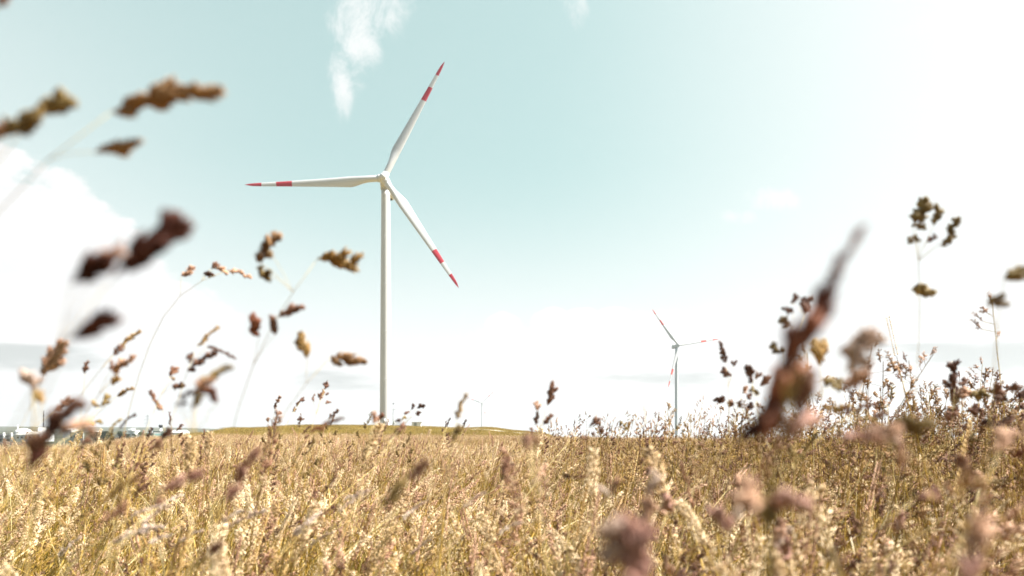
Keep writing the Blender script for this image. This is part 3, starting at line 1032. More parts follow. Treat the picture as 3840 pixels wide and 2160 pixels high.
def scatter_object(name, clumps, X, Y, scl, tilt_y, tilt_x, spin, idx, mat_list, label):
    """one 'stuff' object: clump meshes instanced at points over the ground"""
    lib = bpy.data.collections.new(name + '_kinds')
    for k, mb in enumerate(clumps):
        o = mb.build('%s_clump_%02d' % (name, k), mat_list, do_link=False)
        lib.objects.link(o)
    Z = ground_z(X, Y)
    n = len(X)
    me = bpy.data.meshes.new(name)
    me.vertices.add(n)
    me.vertices.foreach_set('co', np.stack([X, Y, Z], -1).astype(np.float32).ravel())
    rot = np.zeros((n, 3), np.float32)
    for i in range(n):
        q = Quaternion((0, 1, 0), float(tilt_y[i])) @ Quaternion((1, 0, 0), float(tilt_x[i])) @ Quaternion((0, 0, 1), float(spin[i]))
        rot[i] = q.to_euler('XYZ')
    a = me.attributes.new('rot', 'FLOAT_VECTOR', 'POINT'); a.data.foreach_set('vector', rot.ravel())
    a = me.attributes.new('scl', 'FLOAT_VECTOR', 'POINT'); a.data.foreach_set('vector', scl.astype(np.float32).ravel())
    a = me.attributes.new('pick', 'INT', 'POINT'); a.data.foreach_set('value', idx.astype(np.int32))
    o = bpy.data.objects.new(name, me); COL.objects.link(o)
    tag(o, label, None, None, 'stuff')
    ng = bpy.data.node_groups.new(name + '_scatter', 'GeometryNodeTree')
    ng.interface.new_socket('Geometry', in_out='INPUT', socket_type='NodeSocketGeometry')
    ng.interface.new_socket('Geometry', in_out='OUTPUT', socket_type='NodeSocketGeometry')
    gi = ng.nodes.new('NodeGroupInput'); go = ng.nodes.new('NodeGroupOutput')
    ci = ng.nodes.new('GeometryNodeCollectionInfo'); ci.inputs['Collection'].default_value = lib
    ci.inputs['Separate Children'].default_value = True; ci.inputs['Reset Children'].default_value = True
    ip = ng.nodes.new('GeometryNodeInstanceOnPoints'); ip.inputs['Pick Instance'].default_value = True

    def attr(nm, dt):
        k = ng.nodes.new('GeometryNodeInputNamedAttribute'); k.data_type = dt; k.inputs['Name'].default_value = nm
        return k.outputs['Attribute']
    e2r = ng.nodes.new('FunctionNodeEulerToRotation')
    ng.links.new(gi.outputs[0], ip.inputs['Points'])
    ng.links.new(ci.outputs[0], ip.inputs['Instance'])
    ng.links.new(attr('pick', 'INT'), ip.inputs['Instance Index'])
    ng.links.new(attr('rot', 'FLOAT_VECTOR'), e2r.inputs[0])
    ng.links.new(e2r.outputs[0], ip.inputs['Rotation'])
    ng.links.new(attr('scl', 'FLOAT_VECTOR'), ip.inputs['Scale'])
    ng.links.new(ip.outputs[0], go.inputs[0])
    md = o.modifiers.new('scatter', 'NODES'); md.node_group = ng
    return o


def fan(n, d0, d1, az0=-.78, az1=.78, power=2.0):
    """n points between two distances in a wedge in front, even per area for power 2"""
    d = (rng.uniform(d0 ** power, d1 ** power, n)) ** (1 / power)
    a = rng.uniform(az0, az1, n)
    return np.sin(a) * d, np.cos(a) * d


def u_of(X, Y):
    return X / np.maximum(Y, .05) * F + CX


def patchiness(X, Y, s=1.0):
    return np.sin(X * 1.1 * s + 2 * np.sin(Y * .7 * s)) * np.cos(Y * .9 * s + 1.3 * np.sin(X * .5 * s))


def scatter_params(X, Y, hbase, hvar, lean_l=.34, lean_r=.03):
    n = len(X)
    u = u_of(X, Y)
    d = np.hypot(X, Y)
    side = np.clip((1700 - u) / 1700, 0, 1)
    ty = lean_r + (lean_l - lean_r) * side * np.clip(1.3 - d / 25, .3, 1) + rng.normal(0, .07, n)
    tx = rng.normal(0, .06, n)
    spin = rng.normal(0, .7, n)
    right = np.clip((u - 2500) / 900, 0, 1) * np.clip((9 - d) / 5, 0, 1)
    sz = hbase * (1 + .16 * patchiness(X, Y, .8) + .05 * patchiness(X + 9, Y, 2.3)) * rng.normal(1, hvar, n) * (1 + .05 * right)
    sxy = rng.uniform(.9, 1.15, n)
    return np.stack([sxy, sxy, sz], -1), ty, tx, spin


# near sward, fully detailed clumps
near_c = [clump(100 + k, .22, 22, 24, MIX_A, True) for k in range(7)] + [clump(130 + k, .22, 20, 26, MIX_R, True) for k in range(6)]
n = 820
X, Y = fan(n, .8, 7.5, -.95, .95, 1.75)
scl, ty, tx, sp = scatter_params(X, Y, 1.02, .06)
scl[:, :2] *= 1.5
u = u_of(X, Y)
pr = np.clip((u - 2000) / 1200, .08, .9)
idx = np.where(rng.uniform(0, 1, n) < pr, rng.integers(7, 13, n), rng.integers(0, 7, n))
# around and behind the photographer, so shade and side views hold up
n2 = 260
a2 = rng.uniform(.95, 2 * PI - .95, n2); d2 = np.sqrt(rng.uniform(.55 ** 2, 3.2 ** 2, n2))
X2, Y2 = np.sin(a2) * d2, np.cos(a2) * d2
s2, ty2, tx2, sp2 = scatter_params(X2, np.abs(Y2) + .3, .92, .05)
X = np.concatenate([X, X2]); Y = np.concatenate([Y, Y2])
scatter_object('meadow_grass', near_c, X, Y, np.concatenate([scl, s2]), np.concatenate([ty, ty2]), np.concatenate([tx, tx2]), np.concatenate([sp, sp2]),
               np.concatenate([idx, rng.integers(0, 13, n2)]), GM, 'dense golden flowering meadow grass close by')

# middle and far sward, lighter clumps
far_c = [clump(200 + k, .55, 85, 45, MIX_A, False) for k in range(6)] + [clump(230 + k, .55, 80, 50, MIX_R, False) for k in range(3)]
n = 6000
X, Y = fan(n, 5.5, 72, -.80, .80, 1.55)
u = u_of(X, Y); d = np.hypot(X, Y)
keep = (d < 62) | (u < 900) | (u > 2050)
X, Y, u, d = X[keep], Y[keep], u[keep], d[keep]
n = len(X)
scl, ty, tx, sp = scatter_params(X, Y, .93, .04, .28, .04)
scl[:, :2] *= 1.2
pr = np.clip((u - 2000) / 1500, .03, .5)
idx = np.where(rng.uniform(0, 1, n) < pr, rng.integers(6, 9, n), rng.integers(0, 6, n))
scatter_object('field_grass', far_c, X, Y, scl, ty, tx, sp, idx, GM, 'wide field of ripe straw coloured grass running to the crest')

# taller seeding stand at the right, its tops against the sky
tall_c = [clump(260 + k, .24, 6, 1, MIX_T, True, .93, .11) for k in range(7)]
n = 360
ut = np.where(rng.uniform(0, 1, n) < .85, 2640 + 1500 * rng.uniform(0, 1, n) ** .8, rng.uniform(2060, 2700, n)); dt_ = rng.uniform(1.45 ** 1.4, 7.0 ** 1.4, n) ** (1 / 1.4)
X, Y = (ut - CX) / F * dt_, dt_
far_ = (ut < 2760) & (dt_ < 3.4); dt_ = np.where(far_, dt_ + 2.6, dt_)
X, Y = (ut - CX) / F * dt_, dt_
sc_t = np.clip(rng.normal(1.0, .055, n) + .03 * (ut > 3000) + .05 * (ut > 3400) - .05 * (ut < 2650), .86, 1.13)
scatter_object('tall_meadow_grass', tall_c, X, Y, np.stack([sc_t * 1.3, sc_t * 1.3, sc_t], -1), rng.normal(.04, .07, n), rng.normal(0, .07, n), rng.normal(0, .9, n), rng.integers(0, 7, n), GM, 'taller brown seeding grass standing above the field at right')

# short sward on the mound and slopes beyond the field
low_c = [clump(300 + k, 1.1, 60, 90, {'bent': 4, 'fog': 2, 'spike': 1}, False, .30, .06) for k in range(4)]
n = 5200
X, Y = fan(n, 60, 300, -.50, .20, 1.4)
scl, ty, tx, sp = scatter_params(X, Y, .8, .2, .2, .05)
scl[:, :2] *= 1.5
d = np.hypot(X, Y)
# keep the track clear
tu = np.array([1640, 1700, 1760, 1850, 1950, 2050, 2180, 2400]); td = np.array([262, 232, 204, 172, 144, 118, 98, 84])
dt = np.interp(u_of(X, Y), tu, td)
k = ~((np.abs(Y - dt) < 9) & (u_of(X, Y) > 1640) & (u_of(X, Y) < 2400))
LM = [M['stem'], M['stem_green'], M['leaf_green'], M['leaf_green'], M['leaf'], M['pink'], M['gold'], M['gold'], M['olive'], M['olive'], M['stem_pale'], M['stem_green'], M['tan']]
scatter_object('slope_grass', low_c, X[k], Y[k], scl[k], ty[k], tx[k], sp[k], rng.integers(0, 4, k.sum()), LM, 'short olive grass on the mound around the large turbine')


# ------------------------------------------------------------------ single stalks that stand out (each its own object)
K = 3840 / 2576.0       # measurements below were read on a 2576 px wide view of the photograph


def hero(label, d, heads, mat='brown', base_dx=None, stem_path=None, leaf=None, group='seeding grass stalks in the foreground', stem_mat='stem_pale', cat='grass stalk', twigs=True, h_off=0.0):
    """heads: (tipx, tipy, basex, basey, width[, mat]); first head is carried by the main stem"""
    if d >= .6:
        d *= 1.28
    C = []
    for k, hd in enumerate(heads):
        t_, b_, w = hd[0:2], hd[2:4], hd[4]
        dd = d * (1 + (0 if k == 0 else random.uniform(-.03, .03)))
        p1 = at(t_[0] * K, t_[1] * K, dd * random.uniform(.985, 1.015)); p0 = at(b_[0] * K, b_[1] * K, dd)
        C.append((p0, p1, w * (1.5 if d < .5 else (1.28 if d < .8 else 1.15)) * K / F * dd, hd[5] if len(hd) > 5 else mat))
    p0, p1 = C[0][0], C[0][1]
    ax = (p1 - p0) / np.linalg.norm(p1 - p0)
    low = min(C, key=lambda c: c[0][2])[0]
    if base_dx is None:
        base_dx = -.10 - .18 * max(-.3, ax[0]) - random.uniform(0, .08)
    g = gz(p0[0] + base_dx, d)
    base = np.array([p0[0] + base_dx, d + random.uniform(-.02, .06), g - .02])
    if stem_path:
        P = [base] + [at(x * K, y * K, d) for x, y in stem_path] + [p0]
        P = np.array(P)
        s = np.concatenate([[0], np.cumsum(np.linalg.norm(np.diff(P, axis=0), axis=1))]); s /= s[-1]
        tt = np.linspace(0, 1, 26)
        pts = np.stack([np.interp(tt, s, P[:, i]) for i in range(3)], -1)
        for _ in range(4):
            pts[1:-1] = (pts[:-2] + 2 * pts[1:-1] + pts[2:]) / 4
    else:
        dirn = ax.copy(); dirn[2] = abs(dirn[2]) * .6 + .4; dirn /= np.linalg.norm(dirn)
        ctrl = p0 - dirn * (p0[2] - base[2]) * .42
        pts = bez(base, ctrl, p0, 26)
    root = empty('grass_stalk', tuple(base)); tag(root, label, cat, group)
    mb = MB()
    r = .00048 if d < .5 else .0006
    n_ = len(pts)
    mb.tube(pts, np.linspace(r * 1.5, r * .6, n_), 6, 0)
    # node swellings
    for f in (.3, .58):
        i = int(f * n_); mb.tube([pts[i] - (pts[i + 1] - pts[i]) * .12, pts[i], pts[i] + (pts[i + 1] - pts[i]) * .12], [r * 1.1, r * 1.9, r * 1.1], 6, 0)
    if twigs:
        for (q0, q1, w, mm) in C[1:]:
            dist = np.linalg.norm(pts - q0, axis=1)
            below = np.where(pts[:, 2] < q0[2] - .004)[0]
            if len(below) == 0:
                below = np.arange(n_)
            i = below[np.argmin(dist[below])]
            i = max(2, i)
            if dist[i] < .14:
                mid = (pts[i] + q0) / 2 + np.array([0, 0, .12]) * dist[i]
                mb.tube(bez(pts[i], mid, q0, 6), r * .45, 5, 0)
            else:
                # own thin branch joining the stem low down
                j = max(1, int(n_ * .55))
                mid = np.array([q0[0], q0[1], pts[j][2] * .4 + q0[2] * .6])
                mb.tube(bez(pts[j], mid, q0, 10), r * .5, 5, 0)
    mb.build('stem', M[stem_mat], root, origin=base)
    for (q0, q1, w, mm) in C:
        L = np.linalg.norm(q1 - q0)
        m2 = MB()
        n = int(np.clip(40 + 110 * (L / .02) * (w / .008), 40, 520))
        nseg = max(1, int(round(L / (w * 2.0))))
        sidev = np.cross((q1 - q0) / L, [0, 1, 0])
        if nseg == 1:
            cluster(m2, q0, q1, w, n, 0, True)
        else:                       # long head: several overlapping tufts along a slightly bent axis
            cv = [q0 + (q1 - q0) * s_ + sidev * math.sin(PI * s_) * L * .06 for s_ in np.linspace(0, 1, nseg + 1)]
            for a_, b_ in zip(range(nseg), range(1, nseg + 1)):
                f = 1 - .35 * a_ / nseg
                jit = sidev * random.uniform(-.07, .07) * w
                cluster(m2, cv[a_] + jit, cv[b_] + (cv[b_] - cv[a_]) * .35 + jit, w * f * random.uniform(.92, 1.06), max(24, int(n / nseg * 1.25)), 0, True)
            m2.tube([q0, (q0 + q1) / 2 + sidev * L * .06, q1 - (q1 - q0) * .15], [r * .6, r * .5, r * .2], 5, 0)
        m2.build('seed_cluster', M[mm], root, origin=base)
    if leaf:
        for lf in leaf:
            i = int(n_ * lf[0])
            p = pts[i]; dx, dz, wd, lm = lf[1], lf[2], lf[3], lf[4]
            m3 = MB(); Pn = bez(p, p + np.array([dx * .3, 0, dz * .9]), p + np.array([dx, random.uniform(-.03, .03), dz]), 12)
            s = np.linspace(0, 1, 12)
            m3.ribbon(Pn, wd * np.clip(1.02 - s ** 2, .05, 1), (.3, -1, .2), 0)
            m3.build('leaf', M[lm], root, origin=base)
    return root


def leaf_blade(label, d, pts2, width, mat, group='long grass blades in the foreground'):
    """a long single blade rooted in the ground, passing the listed points (bottom to top)"""
    P = [at(x * K, y * K, d) for x, y in pts2]
    dirn = P[1] - P[0]; dirn /= np.linalg.norm(dirn)
    h = P[0][2]
    bx = P[0][0] - np.clip(dirn[0] / max(.25, dirn[2]), -.5, .5) * h * .5
    base = np.array([bx, d, gz(bx, d) - .02])
    P = np.array([base] + P)
    s = np.concatenate([[0], np.cumsum(np.linalg.norm(np.diff(P, axis=0), axis=1))]); s /= s[-1]
    tt = np.linspace(0, 1, 30)
    pts = np.stack([np.interp(tt, s, P[:, i]) for i in range(3)], -1)
    for _ in range(5):
        pts[1:-1] = (pts[:-2] + 2 * pts[1:-1] + pts[2:]) / 4
    w = width * K / F * d
    mb = MB(); mb.ribbon(pts, w * np.clip(1.03 - tt ** 4, .05, 1) * np.clip(.5 + tt * 2, .5, 1), (.25, -1, .1), 0, .18)
    o = mb.build('grass_shoot', M[mat], None, origin=base, loc=tuple(base))
    tag(o, label, 'grass blade', group, 'thing')
    return o


random.seed(21)
SPLAY = .5
# ---- upper left, very close and out of focus
hero('blurred tan seed head high at upper left, long knobbly cluster pointing right', .40, [(522, 234, 285, 278, 44), (343, 368, 238, 383, 34)], 'tan', stem_path=[(-160, 640), (0, 415), (170, 300)], base_dx=-.30)
hero('blurred dark brown seed head cut by the left edge of the photo, upper left', .38, [(164, 258, 84, 292, 44, 'olive'), (90, 290, 18, 338, 40, 'olive'), (25, 330, -30, 352, 34, 'pink')], 'olive', stem_path=[(-200, 620), (-90, 400)], base_dx=-.2)
hero('blurred maroon seed head at left, fat cluster pointing up right above a white cloud', .31, [(456, 548, 290, 690, 66, 'dark'), (262, 655, 182, 712, 52, 'dark'), (285, 640, 238, 690, 40, 'pink')], 'dark', stem_path=[(-60, 1100), (60, 900), (120, 770)], base_dx=-.16)
hero('single almost black blurred oval seed cluster below the maroon seed head', .31, [(280, 806, 176, 852, 46, 'dark')], 'dark', stem_path=[(-20, 1150), (60, 960)], base_dx=-.13)
hero('tip of a blurred pink seed head in the top left corner', .36, [(26, -30, -8, 16, 26, 'pink')], 'pink', stem_path=[(-280, 400), (-120, 110)], base_dx=-.2)
SPLAY = .75
# ---- the plant left of the large turbine
hero('tall branched golden grass left of the large turbine, clusters on spreading twigs', .62, [
    (910, 662, 800, 650, 46, 'gold'), (694, 592, 672, 626, 27, 'tan'), (672, 630, 655, 662, 26, 'tan'), (674, 692, 646, 674, 22, 'olive'),
    (762, 766, 700, 798, 22, 'brown'), (690, 808, 692, 842, 26, 'brown'), (632, 806, 652, 846, 30, 'red')], 'gold',
    stem_path=[(540, 1240), (585, 1060), (640, 860), (690, 790), (730, 710)], base_dx=-.14)
hero('golden grass with two nodding clusters just left of the turbine tower', .66, [(920, 912, 832, 898, 30, 'tan'), (752, 846, 772, 900, 34, 'gold')], 'gold', stem_path=[(600, 1300), (660, 1120), (740, 960)], base_dx=-.1)
hero('thin stem with a row of small pink clusters against the sky at left', .98, [(626, 696, 572, 680, 13, 'pink'), (572, 686, 542, 674, 14, 'pink'), (546, 664, 530, 676, 13, 'brown'), (536, 692, 512, 688, 13, 'brown'), (488, 674, 456, 694, 18, 'pink')], 'pink', stem_path=[(270, 1260), (330, 1000), (372, 860), (420, 740), (470, 680)], base_dx=-.1)
# ---- left group
hero('pinkish plume at far left, above the tall thin dark chimney', .62, [(158, 858, 118, 935, 34, 'pink'), (130, 912, 106, 942, 26, 'pink')], 'pink')
hero('pale nodding seed head nearest the left edge above the domed tank', .55, [(62, 940, 86, 985, 26, 'blush'), (84, 980, 108, 1016, 20, 'gold'), (92, 955, 80, 978, 18, 'pink')], 'blush', stem_path=[(70, 1300), (100, 1120)], base_dx=-.05)
hero('slim tan spike pointing up right, left of the thin pink stem', .82, [(347, 835, 300, 878, 13, 'gold'), (304, 872, 284, 892, 14, 'brown')], 'gold')
hero('lone small dark cluster in the sky at left', .9, [(217, 909, 214, 940, 13, 'brown')], 'brown')
hero('pink and brown three part seed head leaning right at left', .70, [(330, 902, 286, 944, 20, 'pink'), (284, 909, 279, 934, 12, 'brown'), (300, 950, 279, 966, 15, 'gold')], 'pink')
hero('olive brown cluster pair above the grey green shed', .74, [(276, 993, 250, 1024, 15, 'olive'), (231, 1006, 248, 1024, 12, 'gold')], 'gold')
hero('small tan cluster lying almost level above the distant hills', .95, [(331, 978, 294, 996, 11, 'gold')], 'gold')
hero('brown oval cluster beside the tall thin dark chimney', .7, [(181, 998, 135, 1031, 17, 'brown')], 'brown')
hero('large blurred brown spike at lower left leaning right over the chimney foot', .40, [(207, 1014, 110, 1090, 34, 'brown'), (120, 1085, 76, 1160, 36, 'brown'), (98, 1150, 72, 1185, 26, 'dark')], 'brown', stem_path=[(-20, 1420), (40, 1260)], base_dx=-.1)
hero('pale rosy blurred spike right of the large brown spike', .45, [(212, 1050, 150, 1100, 26, 'pink'), (240, 1090, 196, 1066, 18, 'pink')], 'pink', stem_path=[(40, 1440), (100, 1240)], base_dx=-.1)
hero('small brown cluster pair above the cream hall', .85, [(256, 1062, 236, 1062, 12, 'olive'), (236, 1064, 222, 1066, 10, 'gold')], 'olive')
hero('dark spiky seed head with three pointed arms, centre of the left third', .72, [
    (538, 890, 472, 932, 20, 'brown'), (545, 825, 498, 872, 13, 'gold'), (588, 899, 520, 874, 11, 'brown'), (480, 888, 480, 914, 13, 'brown')], 'brown', stem_path=[(380, 1260), (420, 1080)], base_dx=-.1)
hero('pale pink loose cluster left of the dark spiky seed head', .9, [(440, 925, 427, 948, 16, 'pink'), (434, 948, 436, 958, 9, 'gold'), (460, 966, 434, 976, 15, 'brown')], 'pink')
hero('blurred pinkish spike over dark clusters, below the dark spiky seed head', .58, [
    (571, 927, 498, 980, 22, 'olive'), (510, 986, 451, 1003, 15, 'dark'), (472, 1013, 440, 1020, 10, 'dark'), (506, 994, 481, 1030, 18, 'olive'), (528, 980, 548, 1012, 24, 'red'), (536, 952, 486, 985, 22, 'pink')], 'olive', stem_path=[(480, 1260), (480, 1060)], base_dx=-.03)
hero('thin rye-like spike leaning left between two seed heads', .95, [(381, 988, 411, 1034, 13, 'pink')], 'pink', stem_path=[(400, 1300), (425, 1120)], base_dx=.08)
hero('brown knobbly seed head low at left, against the field', .66, [(430, 1079, 402, 1108, 17, 'brown'), (404, 1106, 379, 1136, 18, 'pink')], 'brown')
hero('thin brown double spike leaning right in front of the dark trees', .8, [(339, 1043, 300, 1078, 8, 'brown'), (302, 1056, 272, 1088, 9, 'olive')], 'brown')
hero('small blurred brown cluster low at left in front of the cream hall', .6, [(220, 1104, 200, 1130, 18, 'brown')], 'brown')
hero('purple brown blurred spike pointing up right over the left field', .52, [(640, 1141, 590, 1222, 24, 'rosy'), (596, 1222, 572, 1262, 22, 'rosy')], 'rosy')
hero('purple brown blurred spike lying nearly level over the left field', .52, [(514, 1190, 460, 1208, 22, 'rosy'), (464, 1206, 406, 1236, 24, 'rosy')], 'rosy')
hero('slender olive brown spike low in the left field', .58, [(331, 1204, 264, 1264, 13, 'gold')], 'gold')
hero('rosy blurred seed head low at lower left', .50, [(313, 1274, 286, 1298, 24, 'pink'), (292, 1290, 258, 1306, 20, 'pink')], 'pink')
hero('blurred brown spike at the lower edge left of centre', .50, [(560, 1364, 520, 1396, 20, 'brown'), (524, 1394, 480, 1434, 18, 'olive')], 'brown')
hero('dark blurred knob of seeds low at left', .55, [(400, 1258, 382, 1276, 20, 'brown')], 'brown')
hero('cream plume bending right in the lower left field', .72, [(404, 1326, 344, 1340, 16, 'blush'), (350, 1338, 284, 1366, 17, 'blush')], 'blush')
hero('bright cream plume near the lower left, leaning right', .80, [(665, 1285, 618, 1304, 12, 'blush'), (622, 1302, 572, 1330, 11, 'blush')], 'blush')
hero('bright cream plume just right of the bending one, lower left', .85, [(804, 1292, 770, 1320, 12, 'blush'), (772, 1318, 734, 1352, 11, 'blush')], 'blush')
# ---- centre
hero('blurred olive brown drooping spike left of centre in the field', .44, [(1074, 1163, 1016, 1214, 24, 'brown'), (1022, 1208, 964, 1278, 24, 'olive')], 'olive', stem_path=[(900, 1560), (930, 1380)], base_dx=-.08)
hero('tall blurred tan spike against the white sky, between turbine tower and gravel track', .66, [(1171, 997, 1148, 1056, 16, 'gold'), (1159, 1068, 1134, 1110, 21, 'olive')], 'gold', stem_path=[(1098, 1400), (1120, 1200), (1146, 1062)], base_dx=-.04)
hero('sharp branched seed head right of the tiny far turbine', .95, [(1396, 960, 1377, 1020, 19, 'brown'), (1351, 1012, 1354, 1034, 14, 'pink'), (1353, 1035, 1346, 1070, 13, 'brown'), (1389, 1044, 1366, 1070, 14, 'brown'), (1336, 1078, 1342, 1092, 9, 'brown')], 'brown', stem_path=[(1300, 1420), (1330, 1180), (1356, 1060)], base_dx=-.05)
hero('plump blurred brown seed knob below the sharp branched seed head', .50, [(1322, 1096, 1330, 1132, 26, 'brown'), (1346, 1100, 1350, 1126, 16, 'pink')], 'brown')
hero('dark trident of small clusters on the horizon near centre right', 1.0, [(1504, 1054, 1490, 1071, 15, 'brown'), (1515, 1076, 1508, 1093, 11, 'brown'), (1488, 1066, 1482, 1074, 8, 'brown'), (1492, 1088, 1498, 1100, 8, 'brown'), (1478, 1100, 1462, 1104, 11, 'brown')], 'brown')
hero('small pale cluster group on the horizon left of the mid distance turbine', 1.35, [(1562, 1060, 1560, 1074, 8, 'olive'), (1572, 1066, 1570, 1080, 9, 'olive'), (1580, 1074, 1574, 1084, 8, 'olive'), (1584, 1064, 1580, 1076, 7, 'gold')], 'olive')
hero('small five part brown seed head right of the turbine foot', 1.2, [(1067, 1016, 1049, 1026, 12, 'brown'), (1042, 1020, 1034, 1032, 10, 'brown'), (1026, 1034, 1018, 1044, 9, 'brown'), (1056, 1036, 1048, 1044, 9, 'brown'), (1020, 1050, 1010, 1056, 8, 'olive')], 'brown', stem_path=[(940, 1300), (985, 1110), (1010, 1062)], base_dx=-.08)
hero('small dark seed head in front of the large turbine foot', 1.1, [(962, 1042, 950, 1060, 12, 'brown'), (948, 1050, 940, 1064, 9, 'pink')], 'brown')
hero('short pink blurred tuft left of the turbine foot', .7, [(944, 1038, 938, 1068, 18, 'pink')], 'pink')
hero('knotted dark stalk of round clusters below the small hut', .9, [(1016, 1068, 1002, 1082, 14, 'brown'), (1002, 1082, 992, 1096, 12, 'brown'), (992, 1096, 980, 1108, 11, 'brown'), (1006, 1054, 994, 1062, 9, 'brown')], 'brown')
hero('brown blurred spike lying along the field below the large turbine', .62, [(857, 1054, 812, 1072, 12, 'brown'), (818, 1070, 776, 1086, 13, 'red')], 'brown')
hero('upright sharp panicle nearest left of the tower, tallest of three', 1.3, [(823, 963, 816, 980, 11, 'brown'), (816, 984, 812, 996, 9, 'brown'), (806, 990, 804, 1006, 9, 'brown'), (824, 988, 818, 994, 7, 'brown'), (830, 1010, 818, 1014, 8, 'brown'), (790, 994, 788, 1010, 7, 'brown')], 'brown')
hero('sharp small panicle left of the tower, middle of three', 1.4, [(763, 1001, 754, 1012, 9, 'brown'), (752, 1010, 746, 1022, 8, 'brown'), (742, 1030, 734, 1036, 8, 'brown'), (762, 1054, 748, 1058, 7, 'brown')], 'brown')
hero('sharp small panicle left of the tower, leftmost of three', 1.5, [(703, 999, 697, 1014, 8, 'pink'), (696, 1014, 690, 1028, 7, 'brown'), (708, 1036, 700, 1044, 7, 'brown'), (676, 1052, 672, 1060, 7, 'pink'), (704, 1056, 698, 1064, 6, 'pink')], 'pink')
hero('small leaning brown head at the foot of the mound left of the tower', 1.1, [(851, 1031, 838, 1042, 10, 'brown'), (840, 1042, 826, 1054, 9, 'brown')], 'brown')
hero('narrow dark rye-like spike on the horizon left of the blurred tan spike', 1.5, [(1131, 1054, 1124, 1074, 6, 'dark')], 'dark')
hero('narrow dark rye-like spike on the horizon right of the blurred tan spike', 1.5, [(1172, 1058, 1165, 1080, 6, 'dark')], 'dark')
hero('pinkish seed head in the middle of the field right of centre', .85, [(1276, 1150, 1268, 1196, 18, 'brown'), (1264, 1190, 1262, 1210, 12, 'dark'), (1290, 1166, 1282, 1180, 10, 'brown')], 'brown')
hero('rosy fluffy seed head beside the pinkish one, mid field', .8, [(1372, 1172, 1350, 1206, 18, 'pink'), (1360, 1206, 1336, 1220, 14, 'pink')], 'pink')
hero('dark knotted seed head in the middle field, right of centre', .95, [(1632, 1120, 1622, 1156, 13, 'dark'), (1616, 1158, 1606, 1170, 12, 'brown'), (1634, 1182, 1624, 1196, 13, 'brown')], 'brown')
hero('horizontal dark tipped head on a pale stalk, field centre', .8, [(1418, 1196, 1440, 1200, 10, 'dark'), (1440, 1198, 1484, 1196, 6, 'pink')], 'pink', stem_path=[(1400, 1420), (1412, 1300), (1500, 1210)])
# ---- lower right, close and blurred
hero('huge blurred rosy seed head at the lower edge right of centre', .30, [(1560, 1318, 1650, 1520, 96, 'rosy'), (1530, 1330, 1540, 1420, 44, 'blush')], 'rosy', stem_path=[(1700, 1800)], base_dx=.06)
hero('tall pale cream plume standing above the huge rosy seed head', .52, [(1650, 1188, 1634, 1260, 26, 'blush'), (1634, 1258, 1612, 1330, 28, 'pink')], 'blush')
hero('thin pink plume right of the tall cream plume', .9, [(1712, 1166, 1732, 1216, 10, 'pink'), (1732, 1214, 1745, 1280, 11, 'pink')], 'pink')
hero('purple blurred seed head leaning left in the lower right field', .46, [(1794, 1276, 1834, 1348, 28, 'rosy')], 'rosy')
hero('cream blurred plume leaning right beside the purple seed head', .5, [(1866, 1280, 1838, 1322, 22, 'blush')], 'blush')
hero('big blurred seed head of white, olive and pink clusters, lower right', .33, [(1886, 1246, 1926, 1268, 52, 'pink'), (1918, 1276, 1942, 1322, 54, 'olive'), (1974, 1240, 2046, 1282, 48, 'rosy')], 'olive', stem_path=[(1932, 1500), (1935, 1400)], base_dx=-.02, stem_mat='stem_green')
hero('rosy plume leaning left at the right side of the field', .55, [(2405, 1150, 2462, 1216, 25, 'pink'), (2416, 1206, 2490, 1232, 24, 'pink')], 'pink')
hero('maroon pink blurred head lying level at right', .52, [(2364, 1232, 2300, 1258, 26, 'rosy')], 'rosy')
hero('blurred russet stalk with upright cluster at right of the field', .45, [(2270, 1104, 2266, 1186, 22, 'rosy')], 'rosy', stem_path=[(2250, 1520), (2256, 1320)], base_dx=-.02, stem_mat='stem_green')
hero('big blurred russet stalk at the lower right corner', .30, [(2472, 1290, 2440, 1400, 38, 'pink'), (2440, 1400, 2428, 1500, 40, 'rosy')], 'rosy', base_dx=-.03)
hero('blurred olive and rosy seed head crossing the horizon at right', .42, [(2332, 1074, 2250, 1064, 34, 'olive'), (2240, 1086, 2180, 1070, 34, 'pink'), (2250, 1098, 2204, 1092, 26, 'blush')], 'olive', stem_path=[(2220, 1500), (2235, 1250), (2240, 1110)], base_dx=-.04)
hero('long blurred rosy head level with the horizon, left of the olive one', .42, [(2128, 1092, 2200, 1104, 26, 'rosy'), (2196, 1100, 2230, 1120, 26, 'pink')], 'rosy')
for k in range(16):
    x_ = random.uniform(1500, 2560); y_ = random.uniform(1150, 1420); l_ = random.uniform(-30, 34); h_ = random.uniform(22, 54)
    w_ = random.uniform(15, 24)
    hero('rosy blurred seed head low in the right half of the field', random.uniform(.5, .78), [(x_ + l_, y_, x_, y_ + h_, w_, random.choice(['pink', 'rosy', 'pink'])), (x_ + random.uniform(14, 34) * random.choice((-1, 1)), y_ + h_ * .6, x_ + 4, y_ + h_ + 8, w_ * .8, random.choice(['pink', 'rosy', 'blush']))], 'pink', group='rosy heads in the right field')
for k in range(14):
    x_ = random.uniform(40, 1300); y_ = random.uniform(1230, 1400); l_ = random.uniform(38, 80); h_ = random.uniform(22, 62)
    hero('bright cream plume leaning right in the lower left of the field', random.uniform(.6, .95), [(x_ + l_, y_, x_ + l_ * .45, y_ + h_ * .42, 9, 'blush'), (x_ + l_ * .48, y_ + h_ * .40, x_, y_ + h_, 10, 'blush')], 'blush', group='cream plumes in the left field')
SPLAY = .42
